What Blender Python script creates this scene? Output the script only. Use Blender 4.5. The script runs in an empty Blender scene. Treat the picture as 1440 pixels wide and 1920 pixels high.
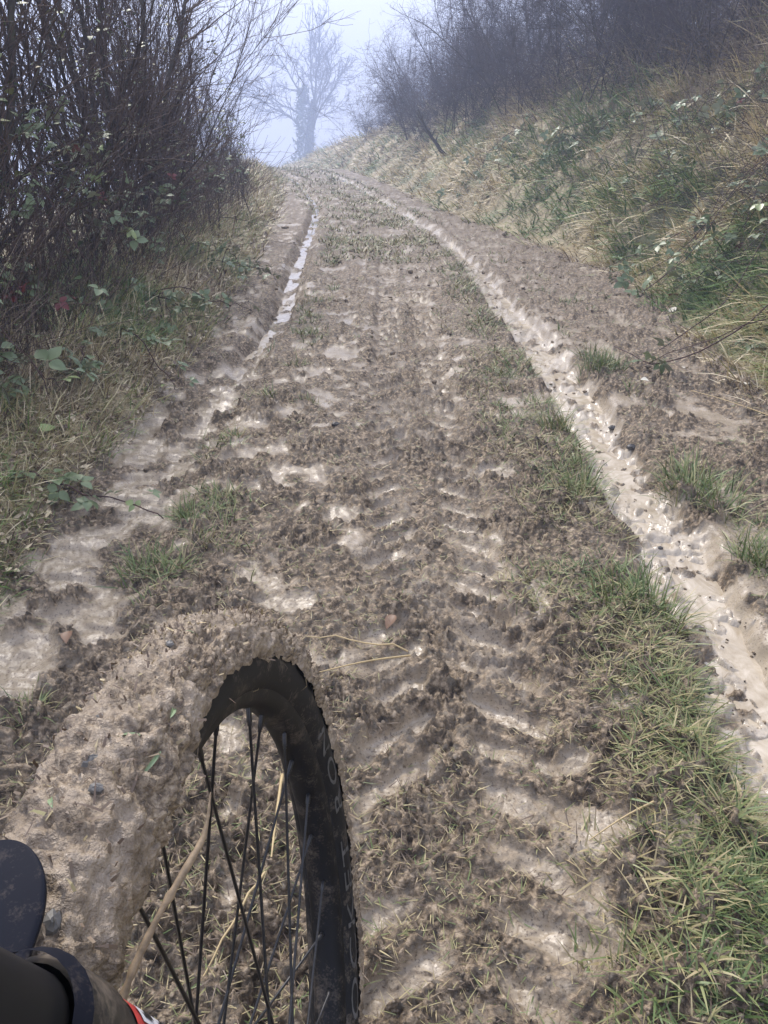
import bpy, math, random
import numpy as np
from mathutils import Vector, Matrix

SC = bpy.context.scene
COL = SC.collection
rad = math.radians

# ------------------------------------------------------------------ camera, sky, sun, exposure
CAM_H = 0.98
cd = bpy.data.cameras.new('camera')
cam = bpy.data.objects.new('camera', cd)
COL.objects.link(cam)
cam.location = (0, 0, CAM_H)
cam.rotation_euler = (rad(90 - 26.57), 0, 0)
cd.sensor_fit = 'VERTICAL'
cd.sensor_height = 24.0
cd.lens = 24.0 * 1392.0 / 1920.0
cd.clip_start = 0.01
cd.clip_end = 600
SC.camera = cam

world = bpy.data.worlds.new('World')
SC.world = world
world.use_nodes = True
wn = world.node_tree.nodes
wl = world.node_tree.links
bg = wn['Background']
sky = wn.new('ShaderNodeTexSky')
sky.sky_type = 'NISHITA'
sky.sun_disc = False
sky.sun_elevation = rad(46)
sky.sun_rotation = rad(335)
sky.air_density = 1.0
sky.dust_density = 4.0
wmix = wn.new('ShaderNodeMix')          # an even cloud layer over most of the clear sky
wmix.data_type = 'RGBA'
wmix.inputs[0].default_value = 0.85
wl.new(sky.outputs[0], wmix.inputs[6])
wmix.inputs[7].default_value = (7.5, 8.0, 10.2, 1)
wl.new(wmix.outputs[2], bg.inputs['Color'])
bg.inputs['Strength'].default_value = 0.062

sd = bpy.data.lights.new('sun', 'SUN')
sd.energy = 1.5
sd.angle = rad(12)
sd.color = (1.0, 0.93, 0.85)
sun = bpy.data.objects.new('sun', sd)
COL.objects.link(sun)
sun.rotation_euler = (rad(44), 0, rad(-155))

SC.view_settings.view_transform = 'Standard'
SC.view_settings.look = 'None'
SC.view_settings.gamma = 1
SC.view_settings.use_curve_mapping = False
SC.view_settings.exposure = 1.38
SC.cycles.max_bounces = 6
SC.cycles.diffuse_bounces = 2
SC.cycles.glossy_bounces = 2
SC.cycles.volume_bounces = 1
SC.cycles.use_denoising = True
SC.cycles.denoising_prefilter = 'ACCURATE'
SC.cycles.sample_clamp_indirect = 4
rng = np.random.default_rng(7)
random.seed(7)

# ------------------------------------------------------------------ numpy helpers
def _hash(ix, iy, seed):
    h = (ix.astype(np.int64) * 374761393 + iy.astype(np.int64) * 668265263 + seed * 974634533) & 0xFFFFFFFF
    h = ((h ^ (h >> 13)) * 1274126177) & 0xFFFFFFFF
    return h ^ (h >> 16)

_ga = np.linspace(0, 2 * np.pi, 256, endpoint=False)
_gx, _gy = np.cos(_ga), np.sin(_ga)

def gn(x, y, seed=0):
    """gradient noise, about -0.7..0.7"""
    x = np.asarray(x, float); y = np.asarray(y, float)
    xi = np.floor(x); yi = np.floor(y)
    fx = x - xi; fy = y - yi
    u = fx * fx * fx * (fx * (fx * 6 - 15) + 10)
    v = fy * fy * fy * (fy * (fy * 6 - 15) + 10)
    def c(ox, oy):
        g = _hash(xi + ox, yi + oy, seed) & 255
        return _gx[g] * (fx - ox) + _gy[g] * (fy - oy)
    a = c(0, 0); b = c(1, 0); d = c(0, 1); e = c(1, 1)
    return (a + (b - a) * u) * (1 - v) + (d + (e - d) * u) * v

def ss(a, b, x):
    t = np.clip((np.asarray(x, float) - a) / (b - a), 0, 1)
    return t * t * (3 - 2 * t)

def table(pts):
    """smooth lookup x(d) through (x, d) points"""
    d = np.array([p[1] for p in pts], float); x = np.array([p[0] for p in pts], float)
    dd = np.arange(-4, 130, 0.1)
    xx = np.interp(dd, d, x)
    k = np.hanning(13); k /= k.sum()
    xx = np.convolve(np.pad(xx, 6, mode='edge'), k, 'valid')
    return lambda q: np.interp(q, dd, xx)

rut_right = table([(.66, -2), (.69, 1.0), (.765, 1.55), (.785, 2.33), (.826, 3.41), (.80, 4.9), (.76, 7.04), (.53, 9.8), (.09, 13.6), (-1.0, 22), (-3.0, 33), (-9, 60), (-30, 120)])
rut_left = table([(-.77, -2), (-.77, 1.55), (-.82, 2.19), (-.77, 3.17), (-.68, 3.8), (-.64, 4.77), (-.775, 7.04), (-.97, 11.2), (-1.2, 14.3), (-2.35, 22), (-4.4, 33), (-10.4, 60), (-31.4, 120)])
edge_left = table([(-1.0, -2), (-.99, 1.6), (-1.04, 2.1), (-1.02, 3.1), (-1.06, 4.6), (-1.3, 8), (-1.66, 12.1), (-2.75, 21.9), (-4.9, 33), (-11, 60), (-32, 120)])
bank_base = table([(1.6, -2), (1.6, 2.0), (1.68, 3.1), (1.84, 4.6), (1.98, 6.2), (1.62, 8.7), (1.02, 12.1), (-.05, 22), (-1.6, 33), (-7.2, 60), (-28, 120)])
TRACK_X = 0.125

def billow(x, y, s):
    return np.abs(gn(x, y, s)) * 1.9

def ground(x, d, full=True):
    """height and masks of the ground at world (x, d)"""
    x = np.asarray(x, float); d = np.asarray(d, float)
    zc = np.maximum(0.894 * np.maximum(d, 0) + 0.44, .6)
    px = zc * 0.0019                                   # sampling distance of the sheet here
    def lod(f):
        return 1 - ss(.32, .8, f * px)
    e = d - 26
    z = -np.where(e > 0, np.where(e < 35, .0012 * e * e, .0012 * 35 * 35 + .084 * (e - 35)), 0)
    xl = edge_left(d) + .05 * gn(d * 2.3, x * 0 + 3, 5) + .03 * gn(d * 7, x * 0, 6) - x
    xb = x - bank_base(d) - .10 * gn(d * 1.3, x * 0 + 1, 8)
    z += .20 * ss(-.03, .55, xl) + .05 * ss(-.02, .07, xl)
    z -= .25 * np.maximum(xl - 1.9, 0) * ss(1.9, 3.2, xl)
    z = np.maximum(z, -9)
    run = np.maximum(xb, 0)
    H = 2.05 - .9 * ss(18, 45, d)
    ramp = .76 * run * ss(-.05, .5, xb)
    z += np.where(ramp < H, ramp, H + (ramp - H) * .1)
    z += (.05 * gn(x * 1.1, d * 1.1, 11) + .045 * gn(x * 2.9, d * 2.9, 12) + .03 * gn(x * 6.5, d * 6.5, 14)) * ss(0, .6, np.maximum(xl, xb)) * (1.3 + 2.4 * ss(0, .8, xb))
    mud = ss(-.05, .08, -np.maximum(xl, xb))
    z += .022 * gn(x * 1.7, d * 1.1, 13) * mud
    # ruts
    rr = x - rut_right(d) - .03 * gn(d * 3.1, x * 0, 21) - .02 * gn(d * 8, x * 0, 22)
    rl = x - rut_left(d) - .03 * gn(d * 2.7, x * 0, 23) - .015 * gn(d * 9, x * 0, 24)
    wr = .108 + .030 * gn(d * 1.9, x * 0 + 4, 25)
    inr = 1 - ss(.75, 1.25, np.abs(rr) / wr)
    wl_ = np.where(d < 3.6, .19, .10)
    inl = 1 - ss(.55, 1.35, np.abs(rl) / wl_)
    narrow = 1 - ss(.6, 1.3, np.abs(rl + .01) / .055)
    z += -.050 * inr - (.040 * inl + .022 * narrow * ss(2.2, 5, d)) 
    z += .010 * np.exp(-((np.abs(rr) - wr * 1.5) / .055) ** 2) + .010 * np.exp(-((np.abs(rl) - wl_ * 1.5) / .06) ** 2)
    # grass ridge between the tractor track and the right rut
    ridge = np.exp(-((x - .5 - np.interp(d, [0, 3, 7, 12], [-.02, .03, .08, -.1])) / .17) ** 2) * (1 - ss(9, 14, d))
    z += .03 * ridge
    if not full:
        return z
    # tractor track with lug prints
    tx = x - TRACK_X - .02 * gn(d * 1.6, x * 0, 31)
    intr = (1 - ss(.15, .21, np.abs(tx))) * (1 - ss(6, 11, d))
    xw = x + .022 * gn(x * 8, d * 8, 41) + .008 * gn(x * 27, d * 27, 42)
    dw = d + .022 * gn(x * 8 + 9, d * 8, 43) + .008 * gn(x * 27 + 5, d * 27, 44)
    ph = (dw * 9.0 + np.abs(tx + .02 * gn(x * 6, d * 6, 32)) * 5.2 + .5 * (tx > 0)) 
    lug = ss(.16, .34, np.abs((ph % 1.0) - .5)) 
    lugkeep = ss(-.26, .06, gn(x * 5.1, d * 4.3, 33) + .05)
    pocket = intr * lug * lugkeep * ss(.02, .05, np.abs(tx))
    z += intr * -.016 - .015 * pocket
    # bicycle and tractor slides left of the track: pressed smooth lozenges
    r0 = .7 * gn(xw * 2.6, dw * 1.9, 51) + .85 * gn(xw * 6.6, dw * 6.0, 52) + .55 * gn(xw * 15, dw * 14, 53)
    bias = .19 + .14 * ss(2.6, 6.5, d) + .1 * ss(.9, 1.2, x) - (.22 - .2 * ss(3, 5, d)) * inl - .45 * inr + .22 * ridge + .10 * np.exp(-((x + .05) / .22) ** 2)
    rough = ss(-.13, .15, r0 + bias + .18 * gn(xw * 26, dw * 26, 54))
    rough = np.maximum(rough * (1 - pocket), intr * (1 - pocket) * .75)
    rough = rough * mud + (1 - mud) * .8
    amp = .82 * rough * (1 - .6 * inr) * (1 - .75 * narrow * ss(3.2, 4.2, d)) * (mud * .9 + .25)
    big = .55 + .9 * ss(-.25, .35, gn(x * 3.3, d * 3.3, 60))
    xw = xw + .010 * gn(x * 41, d * 41, 55) + .005 * gn(x * 95, d * 95, 56); dw = dw + .010 * gn(x * 41 + 7, d * 41, 57) + .005 * gn(x * 95 + 3, d * 95, 58)
    c1 = ss(-.06, .10, gn(xw * 11, dw * 11, 61) + .25 * gn(xw * 30, dw * 30, 69)); c2 = ss(-.05, .09, gn(xw * 24, dw * 24, 62) + .2 * gn(xw * 60, dw * 60, 68))
    big = np.clip(big, .5, 1.25)
    cl = (.013 * c1 * lod(11) + .014 * c2 * lod(24) + .015 * gn(xw * 13, dw * 13, 59)
          + .0095 * ss(-.06, .10, gn(xw * 50, dw * 50, 63)) * lod(52) + .0055 * gn(x * 105, d * 105, 64) * lod(105) + .004 * gn(x * 190, d * 170, 65) * lod(170)) * big
    z += amp * (cl - .004)
    sm = (1 - rough) * mud
    z += inl * (.012 * gn(x * 8, d * 5, 77) + .008 * gn(x * 19, d * 15, 78) * lod(19))
    z += inl * (1 - ss(3, 5, d)) * (.013 * ss(-.05, .12, gn(x * 4 + d * 3, d * 13, 79)) + .006 * gn(x * 14, d * 34, 80))
    z += sm * (.010 * gn(xw * 7, dw * 7, 71) + .005 * gn(xw * 17, dw * 13, 70) * lod(17) + .003 * ss(-.05, .1, gn(xw * 34, dw * 34, 79)) * lod(34) + .0026 * gn(x * 55 + d * 14, d * 13, 72) * lod(40) + .0012 * gn(x * 80, d * 80, 73) * lod(80))
    z += narrow * ss(2.2, 4.4, d) * (.030 * gn(x * 12, d * 4, 171) + .016 * gn(x * 24, d * 13, 172))
    z += inr * (.026 * gn(x * 7, d * 4, 74) + .018 * gn(x * 17, d * 11, 75) * lod(17) + .013 * ss(-.02, .12, gn(x * 30, d * 26, 76)) * lod(30) + .004 * gn(x * 80, d * 80, 176) * lod(80))
    return z, dict(rough=rough, mud=mud, rutr=inr, rutl=inl, ridge=ridge, xl=xl, xb=xb, pocket=pocket, narrow=narrow)

def gz(x, d):
    return ground(x, d)[0]

# ------------------------------------------------------------------ mesh helpers
def mesh_np(name, V, F, attrs=None, smooth=True):
    V = np.ascontiguousarray(V, np.float32).reshape(-1, 3); F = np.ascontiguousarray(F, np.int32)
    n, k = F.shape
    me = bpy.data.meshes.new(name)
    me.vertices.add(len(V)); me.vertices.foreach_set('co', V.ravel())
    me.loops.add(n * k); me.loops.foreach_set('vertex_index', F.ravel())
    me.polygons.add(n); me.polygons.foreach_set('loop_start', np.arange(0, n * k, k, dtype=np.int32))
    me.update(calc_edges=True)
    me.polygons.foreach_set('use_smooth', np.full(n, smooth))
    for key, val in (attrs or {}).items():
        a = me.attributes.new(key, 'FLOAT', 'POINT')
        a.data.foreach_set('value', np.ascontiguousarray(val, np.float32))
    return me

def link(name, me, mat=None, parent=None):
    o = bpy.data.objects.new(name, me)
    COL.objects.link(o)
    if mat and me and not me.materials:
        me.materials.append(mat)
    if parent:
        o.parent = parent
    return o

def empty(name, loc=(0, 0, 0), rot=(0, 0, 0)):
    o = bpy.data.objects.new(name, None)
    COL.objects.link(o)
    o.empty_display_size = .1
    o.location = loc; o.rotation_euler = rot
    return o

def tag(o, label, cat, group=None):
    o['label'] = label; o['category'] = cat
    if group: o['group'] = group
    return o

def tubes(P, R, sides=3):
    """P (N, n, 3) polylines, R (N, n) radii -> verts, quads"""
    P = np.asarray(P, float); R = np.asarray(R, float)
    N, n, _ = P.shape
    T = np.gradient(P, axis=1)
    T /= np.linalg.norm(T, axis=2, keepdims=True) + 1e-9
    ref = np.where(np.abs(T[..., 2:3]) > .9, np.array([1., 0, 0]), np.array([0, 0, 1.]))
    A = np.cross(T, ref); A /= np.linalg.norm(A, axis=2, keepdims=True) + 1e-9
    B = np.cross(T, A)
    an = np.arange(sides) * 2 * np.pi / sides
    V = P[:, :, None, :] + R[:, :, None, None] * (A[:, :, None, :] * np.cos(an)[:, None] + B[:, :, None, :] * np.sin(an)[:, None])
    idx = np.arange(N * n * sides).reshape(N, n, sides)
    a = idx[:, :-1, :]; b = np.roll(a, -1, 2); c = idx[:, 1:, :]; e = np.roll(c, -1, 2)
    F = np.stack([a, b, e, c], -1).reshape(-1, 4)
    return V.reshape(-1, 3), F

def merge(parts):
    Vs, Fs, off = [], [], 0
    for V, F in parts:
        Vs.append(V); Fs.append(F + off); off += len(V)
    return np.concatenate(Vs), np.concatenate(Fs)

def lathe_tube(pts, radii, sides=16, caps=True):
    V, F = tubes(np.array([pts]), np.array([radii]), sides)
    return V, F

# ------------------------------------------------------------------ materials
def new_mat(name):
    m = bpy.data.materials.new(name)
    m.use_nodes = True
    return m, m.node_tree.nodes, m.node_tree.links, m.node_tree.nodes['Principled BSDF']

def ramp(nodes, stops, interp='LINEAR'):
    r = nodes.new('ShaderNodeValToRGB')
    r.color_ramp.interpolation = interp
    el = r.color_ramp.elements
    while len(el) < len(stops): el.new(.5)
    for e, (p, c) in zip(el, stops):
        e.position = p; e.color = (*c, 1)
    return r

def noise_node(nodes, links, scale, detail=4, coord=None, rough=.6):
    n = nodes.new('ShaderNodeTexNoise')
    n.inputs['Scale'].default_value = scale; n.inputs['Detail'].default_value = detail
    n.inputs['Roughness'].default_value = rough
    if coord is not None: links.new(coord, n.inputs['Vector'])
    return n

def attr_node(nodes, name):
    a = nodes.new('ShaderNodeAttribute'); a.attribute_name = name
    return a.outputs['Fac']

def mixc(nodes, links, fac, a, b, mode='MIX'):
    m = nodes.new('ShaderNodeMix'); m.data_type = 'RGBA'; m.blend_type = mode
    for i, v in ((0, fac), (6, a), (7, b)):
        if isinstance(v, (int, float)): m.inputs[i].default_value = v
        elif isinstance(v, tuple): m.inputs[i].default_value = (*v, 1)
        else: links.new(v, m.inputs[i])
    return m.outputs[2]

def math_node(nodes, links, op, a, b):
    m = nodes.new('ShaderNodeMath'); m.operation = op
    for i, v in enumerate((a, b)):
        if isinstance(v, (int, float)): m.inputs[i].default_value = v
        else: links.new(v, m.inputs[i])
    return m.outputs[0]

def plain(name, col, rough=.6, var=.25, scale=40, spec=.5, bump=0, metallic=0):
    m, N, L, B = new_mat(name)
    tc = N.new('ShaderNodeTexCoord').outputs['Object']
    n = noise_node(N, L, scale, 4, tc)
    lo = tuple(c * (1 - var) for c in col); hi = tuple(min(1, c * (1 + var)) for c in col)
    r = ramp(N, [(.3, lo), (.7, hi)])
    L.new(n.outputs['Fac'], r.inputs[0]); L.new(r.outputs[0], B.inputs['Base Color'])
    B.inputs['Roughness'].default_value = rough
    B.inputs['Specular IOR Level'].default_value = spec
    B.inputs['Metallic'].default_value = metallic
    if bump:
        b = N.new('ShaderNodeBump'); b.inputs['Strength'].default_value = .6; b.inputs['Distance'].default_value = bump
        L.new(n.outputs['Fac'], b.inputs['Height']); L.new(b.outputs[0], B.inputs['Normal'])
    return m

def mud_material():
    m, N, L, B = new_mat('wet clay and crumbly earth')
    pos = N.new('ShaderNodeNewGeometry').outputs['Position']
    rough = attr_node(N, 'rough'); mud = attr_node(N, 'mud'); rut = attr_node(N, 'rutr')
    n1 = noise_node(N, L, 9, 6, pos); n2 = noise_node(N, L, 70, 5, pos); n3 = noise_node(N, L, 260, 3, pos)
    clay = ramp(N, [(.25, (.215, .170, .115)), (.5, (.33, .270, .19)), (.75, (.51, .435, .335))]); L.new(n1.outputs['Fac'], clay.inputs[0])
    earth = ramp(N, [(.34, (.011, .008, .005)), (.44, (.055, .039, .024)), (.53, (.18, .134, .084)), (.68, (.43, .338, .232))]); L.new(n2.outputs['Fac'], earth.inputs[0])  # darkest stops put the shade of mud crevices into the earth colour
    n4 = noise_node(N, L, 1.3, 3, pos)
    sl = math_node(N, L, 'ADD', math_node(N, L, 'MULTIPLY', n2.outputs['Fac'], .7), math_node(N, L, 'MULTIPLY', n4.outputs['Fac'], .3))
    soil = ramp(N, [(.33, (.035, .026, .016)), (.43, (.15, .125, .06)), (.52, (.34, .275, .15)), (.66, (.46, .37, .23))]); L.new(sl, soil.inputs[0])
    moss = ramp(N, [(.52, (0, 0, 0)), (.62, (.8, .8, .8))]); L.new(noise_node(N, L, .8, 5, pos).outputs['Fac'], moss.inputs[0])
    soilc = mixc(N, L, moss.outputs[0], soil.outputs[0], (.085, .125, .04))
    rr = math_node(N, L, 'ADD', rough, math_node(N, L, 'MULTIPLY', math_node(N, L, 'SUBTRACT', n2.outputs['Fac'], .5), 1.8))
    n5 = noise_node(N, L, 17, 4, pos)
    rr = math_node(N, L, 'ADD', rr, math_node(N, L, 'MULTIPLY', math_node(N, L, 'SUBTRACT', n5.outputs['Fac'], .5), 1.3))
    rc = N.new('ShaderNodeClamp'); L.new(rr, rc.inputs[0])
    sp = ramp(N, [(.35, (.24, .21, .19)), (.45, (1, 1, 1))]); L.new(noise_node(N, L, 190, 3, pos).outputs['Fac'], sp.inputs[0])
    cs = mixc(N, L, .8, clay.outputs[0], sp.outputs[0], 'MULTIPLY')
    cs = mixc(N, L, math_node(N, L, 'MULTIPLY', rut, .6), cs, (.60, .53, .42))   # pale silt in the rut, brightened to stand in for weak water glints
    c = mixc(N, L, rc.outputs[0], cs, earth.outputs[0])
    c = mixc(N, L, mud, soilc, c)
    L.new(c, B.inputs['Base Color'])
    # wet sheen
    mr = N.new('ShaderNodeMapRange'); L.new(rc.outputs[0], mr.inputs[0])
    mr.inputs[3].default_value = .30; mr.inputs[4].default_value = .75
    rj = math_node(N, L, 'ADD', mr.outputs[0], math_node(N, L, 'MULTIPLY', math_node(N, L, 'SUBTRACT', n1.outputs['Fac'], .5), -.7))
    L.new(math_node(N, L, 'SUBTRACT', rj, math_node(N, L, 'MULTIPLY', rut, .14)), B.inputs['Roughness'])
    B.inputs['Specular IOR Level'].default_value = .45
    h = math_node(N, L, 'ADD', math_node(N, L, 'MULTIPLY', n2.outputs['Fac'], 1.0), math_node(N, L, 'MULTIPLY', n3.outputs['Fac'], .6))
    b = N.new('ShaderNodeBump'); b.inputs['Distance'].default_value = .006
    bs = N.new('ShaderNodeMapRange'); L.new(rc.outputs[0], bs.inputs[0]); bs.inputs[3].default_value = .25; bs.inputs[4].default_value = .9
    L.new(bs.outputs[0], b.inputs['Strength'])
    L.new(h, b.inputs['Height']); L.new(b.outputs[0], B.inputs['Normal'])
    return m

def blade_material(name, stops):
    m, N, L, B = new_mat(name)
    r = ramp(N, stops); L.new(attr_node(N, 'tone'), r.inputs[0])
    L.new(r.outputs[0], B.inputs['Base Color'])
    B.inputs['Roughness'].default_value = .48
    B.inputs['Specular IOR Level'].default_value = .4
    return m

M_MUD = mud_material()
GREENS = [(0, (.06, .10, .03)), (.3, (.125, .175, .055)), (.5, (.23, .24, .095)), (.66, (.33, .28, .14)), (.8, (.45, .37, .20)), (.9, (.22, .165, .11)), (1, (.14, .10, .07))]
M_GRASS = blade_material('grass blades', GREENS)
DRYS = [(0, (.10, .18, .05)), (.25, (.20, .29, .085)), (.42, (.42, .40, .18)), (.6, (.68, .57, .34)), (.8, (.78, .67, .46)), (.92, (.27, .19, .12)), (1, (.13, .09, .06))]
M_DRY = blade_material('dry and green grass', DRYS)

# ------------------------------------------------------------------ ground sheet
def build_ground():
    y = np.arange(2010, 392, -2.5)
    zc = 1525. / (y - 264.)
    dn = zc * 1.118 - .49
    rows = [np.linspace(-3, dn[0] - .02, 26), dn]
    far = [dn[-1]]
    while far[-1] < 150: far.append(far[-1] + max(.10, .011 * far[-1]) * (1 if far[-1] < 55 else 3))
    D = np.concatenate(rows + [np.array(far[1:])])
    nf = 520
    u = np.linspace(-1, 1, nf)
    nx = 32
    g = np.cumsum(1.19 ** np.arange(nx)) ; g = g / g[-1]
    zz = .894 * np.maximum(D, .25) + .44
    half = 1.16 * .517 * zz
    cx = np.interp(D, [0, 8, 13, 22, 33, 60, 150], [.12, .2, .2, .1, -1., -4, -6])
    mid = cx[:, None] + u[None] * half[:, None]
    ext = np.maximum(60 - half, 5)
    g2 = g[None] ** 1.0
    right = mid[:, -1:] + g2 * ext[:, None]
    left = mid[:, :1] - g2[:, ::-1] * ext[:, None]
    X = np.concatenate([left, mid, right], 1)
    DD = np.repeat(D[:, None], X.shape[1], 1)
    Z, a = ground(X.ravel(), DD.ravel())
    V = np.c_[X.ravel(), DD.ravel(), Z]
    nr, nc = X.shape
    i = np.arange(nr * nc).reshape(nr, nc)
    F = np.stack([i[:-1, :-1], i[:-1, 1:], i[1:, 1:], i[1:, :-1]], -1).reshape(-1, 4)
    me = mesh_np('ground', V, F, dict(rough=a['rough'], mud=a['mud'], rutr=a['rutr']))
    o = link('ground', me, M_MUD)
    o['kind'] = 'structure'
    return o
build_ground()

def water_strip(path, d0, d1, half, drop, name):
    d = np.linspace(d0, d1, 240)
    xs = path(d)
    t = np.linspace(-1, 1, 7)
    hz = ground(xs, d, False)
    base = -np.where(d > 26, .0012 * (d - 26) ** 2, 0) + .022 * gn(xs * 1.7, d * 1.1, 13)
    X = xs[:, None] + t[None] * half
    Z = np.repeat((base + drop)[:, None], 7, 1)
    V = np.c_[X.ravel(), np.repeat(d, 7), Z.ravel()]
    i = np.arange(len(d) * 7).reshape(-1, 7)
    F = np.stack([i[:-1, :-1], i[:-1, 1:], i[1:, 1:], i[1:, :-1]], -1).reshape(-1, 4)
    o = link(name, mesh_np(name, V, F), M_WATER)
    o['kind'] = 'structure'
    return o

def water_material():
    m, N, L, B = new_mat('milky puddle water')
    pos = N.new('ShaderNodeNewGeometry').outputs['Position']
    mp = N.new('ShaderNodeMapping'); mp.inputs['Scale'].default_value = (1.2, .75, 1); L.new(pos, mp.inputs[0])
    n = noise_node(N, L, 9, 6, mp.outputs[0], .65); n.inputs['Distortion'].default_value = 2.2
    r = ramp(N, [(.34, (.36, .295, .205)), (.5, (.48, .41, .305)), (.66, (.60, .53, .42))]); L.new(n.outputs['Fac'], r.inputs[0])  # milky water colour, raised further in place of missing sky glints
    L.new(r.outputs[0], B.inputs['Base Color'])
    B.inputs['Roughness'].default_value = .045
    B.inputs['IOR'].default_value = 1.33
    n2 = noise_node(N, L, 22, 2, pos)
    b = N.new('ShaderNodeBump'); b.inputs['Distance'].default_value = .004; b.inputs['Strength'].default_value = .14
    L.new(n2.outputs['Fac'], b.inputs['Height']); L.new(b.outputs[0], B.inputs['Normal'])
    return m
M_WATER = water_material()
water_strip(rut_right, .2, 30, .20, -.042, 'water')
water_strip(rut_left, 2.4, 26, .06, -.054, 'water')

# ------------------------------------------------------------------ haze
def build_haze():
    x0, x1, y0, y1, z0, z1 = -66, 66, -6, 155, -22, 15
    V = [(x, y, z) for x in (x0, x1) for y in (y0, y1) for z in (z0, z1)]
    F = [(0, 1, 3, 2), (4, 6, 7, 5), (0, 4, 5, 1), (2, 3, 7, 6), (0, 2, 6, 4), (1, 5, 7, 3)]
    me = bpy.data.meshes.new('haze'); me.from_pydata(V, [], F)
    m = bpy.data.materials.new('winter fog'); m.use_nodes = True
    N, L = m.node_tree.nodes, m.node_tree.links
    N.remove(N['Principled BSDF'])
    v = N.new('ShaderNodeVolumePrincipled')
    v.inputs['Color'].default_value = (.65, .755, 1.0, 1)
    v.inputs['Density'].default_value = .0086
    L.new(v.outputs[0], N['Material Output'].inputs['Volume'])
    o = link('haze', me, m); o['kind'] = 'stuff'
    o['label'] = 'pale bluish winter fog filling the lane and the valley beyond'
    return o
build_haze()

# ------------------------------------------------------------------ grass blades
def blades(pos, yaw, length, width, lean, curl, tone, nseg=3):
    """ribbon blades: pos (N,3); returns verts, quads, per-vertex tone"""
    N = len(pos)
    t = np.linspace(0, 1, nseg + 1)
    ang = lean[:, None] + curl[:, None] * t[None] ** 1.3
    dl = length[:, None] / nseg
    hor = np.cumsum(np.concatenate([np.zeros((N, 1)), np.sin(ang[:, :-1]) * dl], 1), 1)
    ver = np.cumsum(np.concatenate([np.zeros((N, 1)), np.cos(ang[:, :-1]) * dl], 1), 1)
    dx, dy = np.cos(yaw)[:, None], np.sin(yaw)[:, None]
    C = np.stack([pos[:, 0:1] + hor * dx, pos[:, 1:2] + hor * dy, pos[:, 2:3] + ver], -1)
    w = width[:, None] * (1 - t[None] ** 2.2 * .88) * .5
    tw = yaw[:, None] + np.pi / 2 + (rng.random((N, 1)) - .5) * 1.2
    S = np.stack([np.cos(tw) * w, np.sin(tw) * w, (rng.random((N, 1)) - .5) * w], -1)
    V = np.stack([C - S, C + S], 2).reshape(-1, 3)
    i = np.arange(N * (nseg + 1) * 2).reshape(N, nseg + 1, 2)
    F = np.stack([i[:, :-1, 0], i[:, :-1, 1], i[:, 1:, 1], i[:, 1:, 0]], -1).reshape(-1, 4)
    T = np.clip(tone[:, None] + .12 * t[None] ** 2, 0, 1)
    T = np.repeat(T[:, :, None], 2, 2).reshape(-1)
    return V, F, T

def clump_blades(cx, cy, n_each, spread, length, width, tone, lean=(.25, 1.2), down=None, downf=0.0, nseg=3, curl=(.2, 1.4), sink=.006):
    """blades around clump centres; every parameter per clump"""
    k = np.repeat(np.arange(len(cx)), n_each)
    N = len(k)
    a = rng.random(N) * 2 * np.pi
    r = np.sqrt(rng.random(N)) * spread[k]
    x = cx[k] + np.cos(a) * r; y = cy[k] + np.sin(a) * r
    yaw = a + rng.normal(0, .7, N)
    if down is not None:
        use = rng.random(N) < downf
        yaw = np.where(use, down[k] + rng.normal(0, .45, N), yaw)
    ln = length[k] * rng.uniform(.45, 1.25, N)
    wd = width[k] * rng.uniform(.6, 1.3, N)
    le = rng.uniform(lean[0], lean[1], N)
    cu = rng.uniform(curl[0], curl[1], N)
    to = np.clip(tone[k] + rng.normal(0, .16, N), 0, 1)
    z = gz(x, y) - sink
    return blades(np.c_[x, y, z], yaw, ln, wd, le, cu, to, nseg)

def merge3(L):
    Vs, Fs, Ts, off = [], [], [], 0
    for V, F, T in L:
        Vs.append(V); Fs.append(F + off); Ts.append(T); off += len(V)
    return np.concatenate(Vs), np.concatenate(Fs), np.concatenate(Ts)

def grass_obj(name, L, mat, stuff=True):
    V, F, T = merge3(L)
    o = link(name, mesh_np(name, V, F, dict(tone=T)), mat)
    if stuff: o['kind'] = 'stuff'
    return o

def sample_d(n, d0, d1):
    """distances spread so that every picture row gets its share"""
    a = 1 / (d0 + .49); b = 1 / (d1 + .49)
    return 1 / (a + (b - a) * rng.random(n)) - .49

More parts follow.
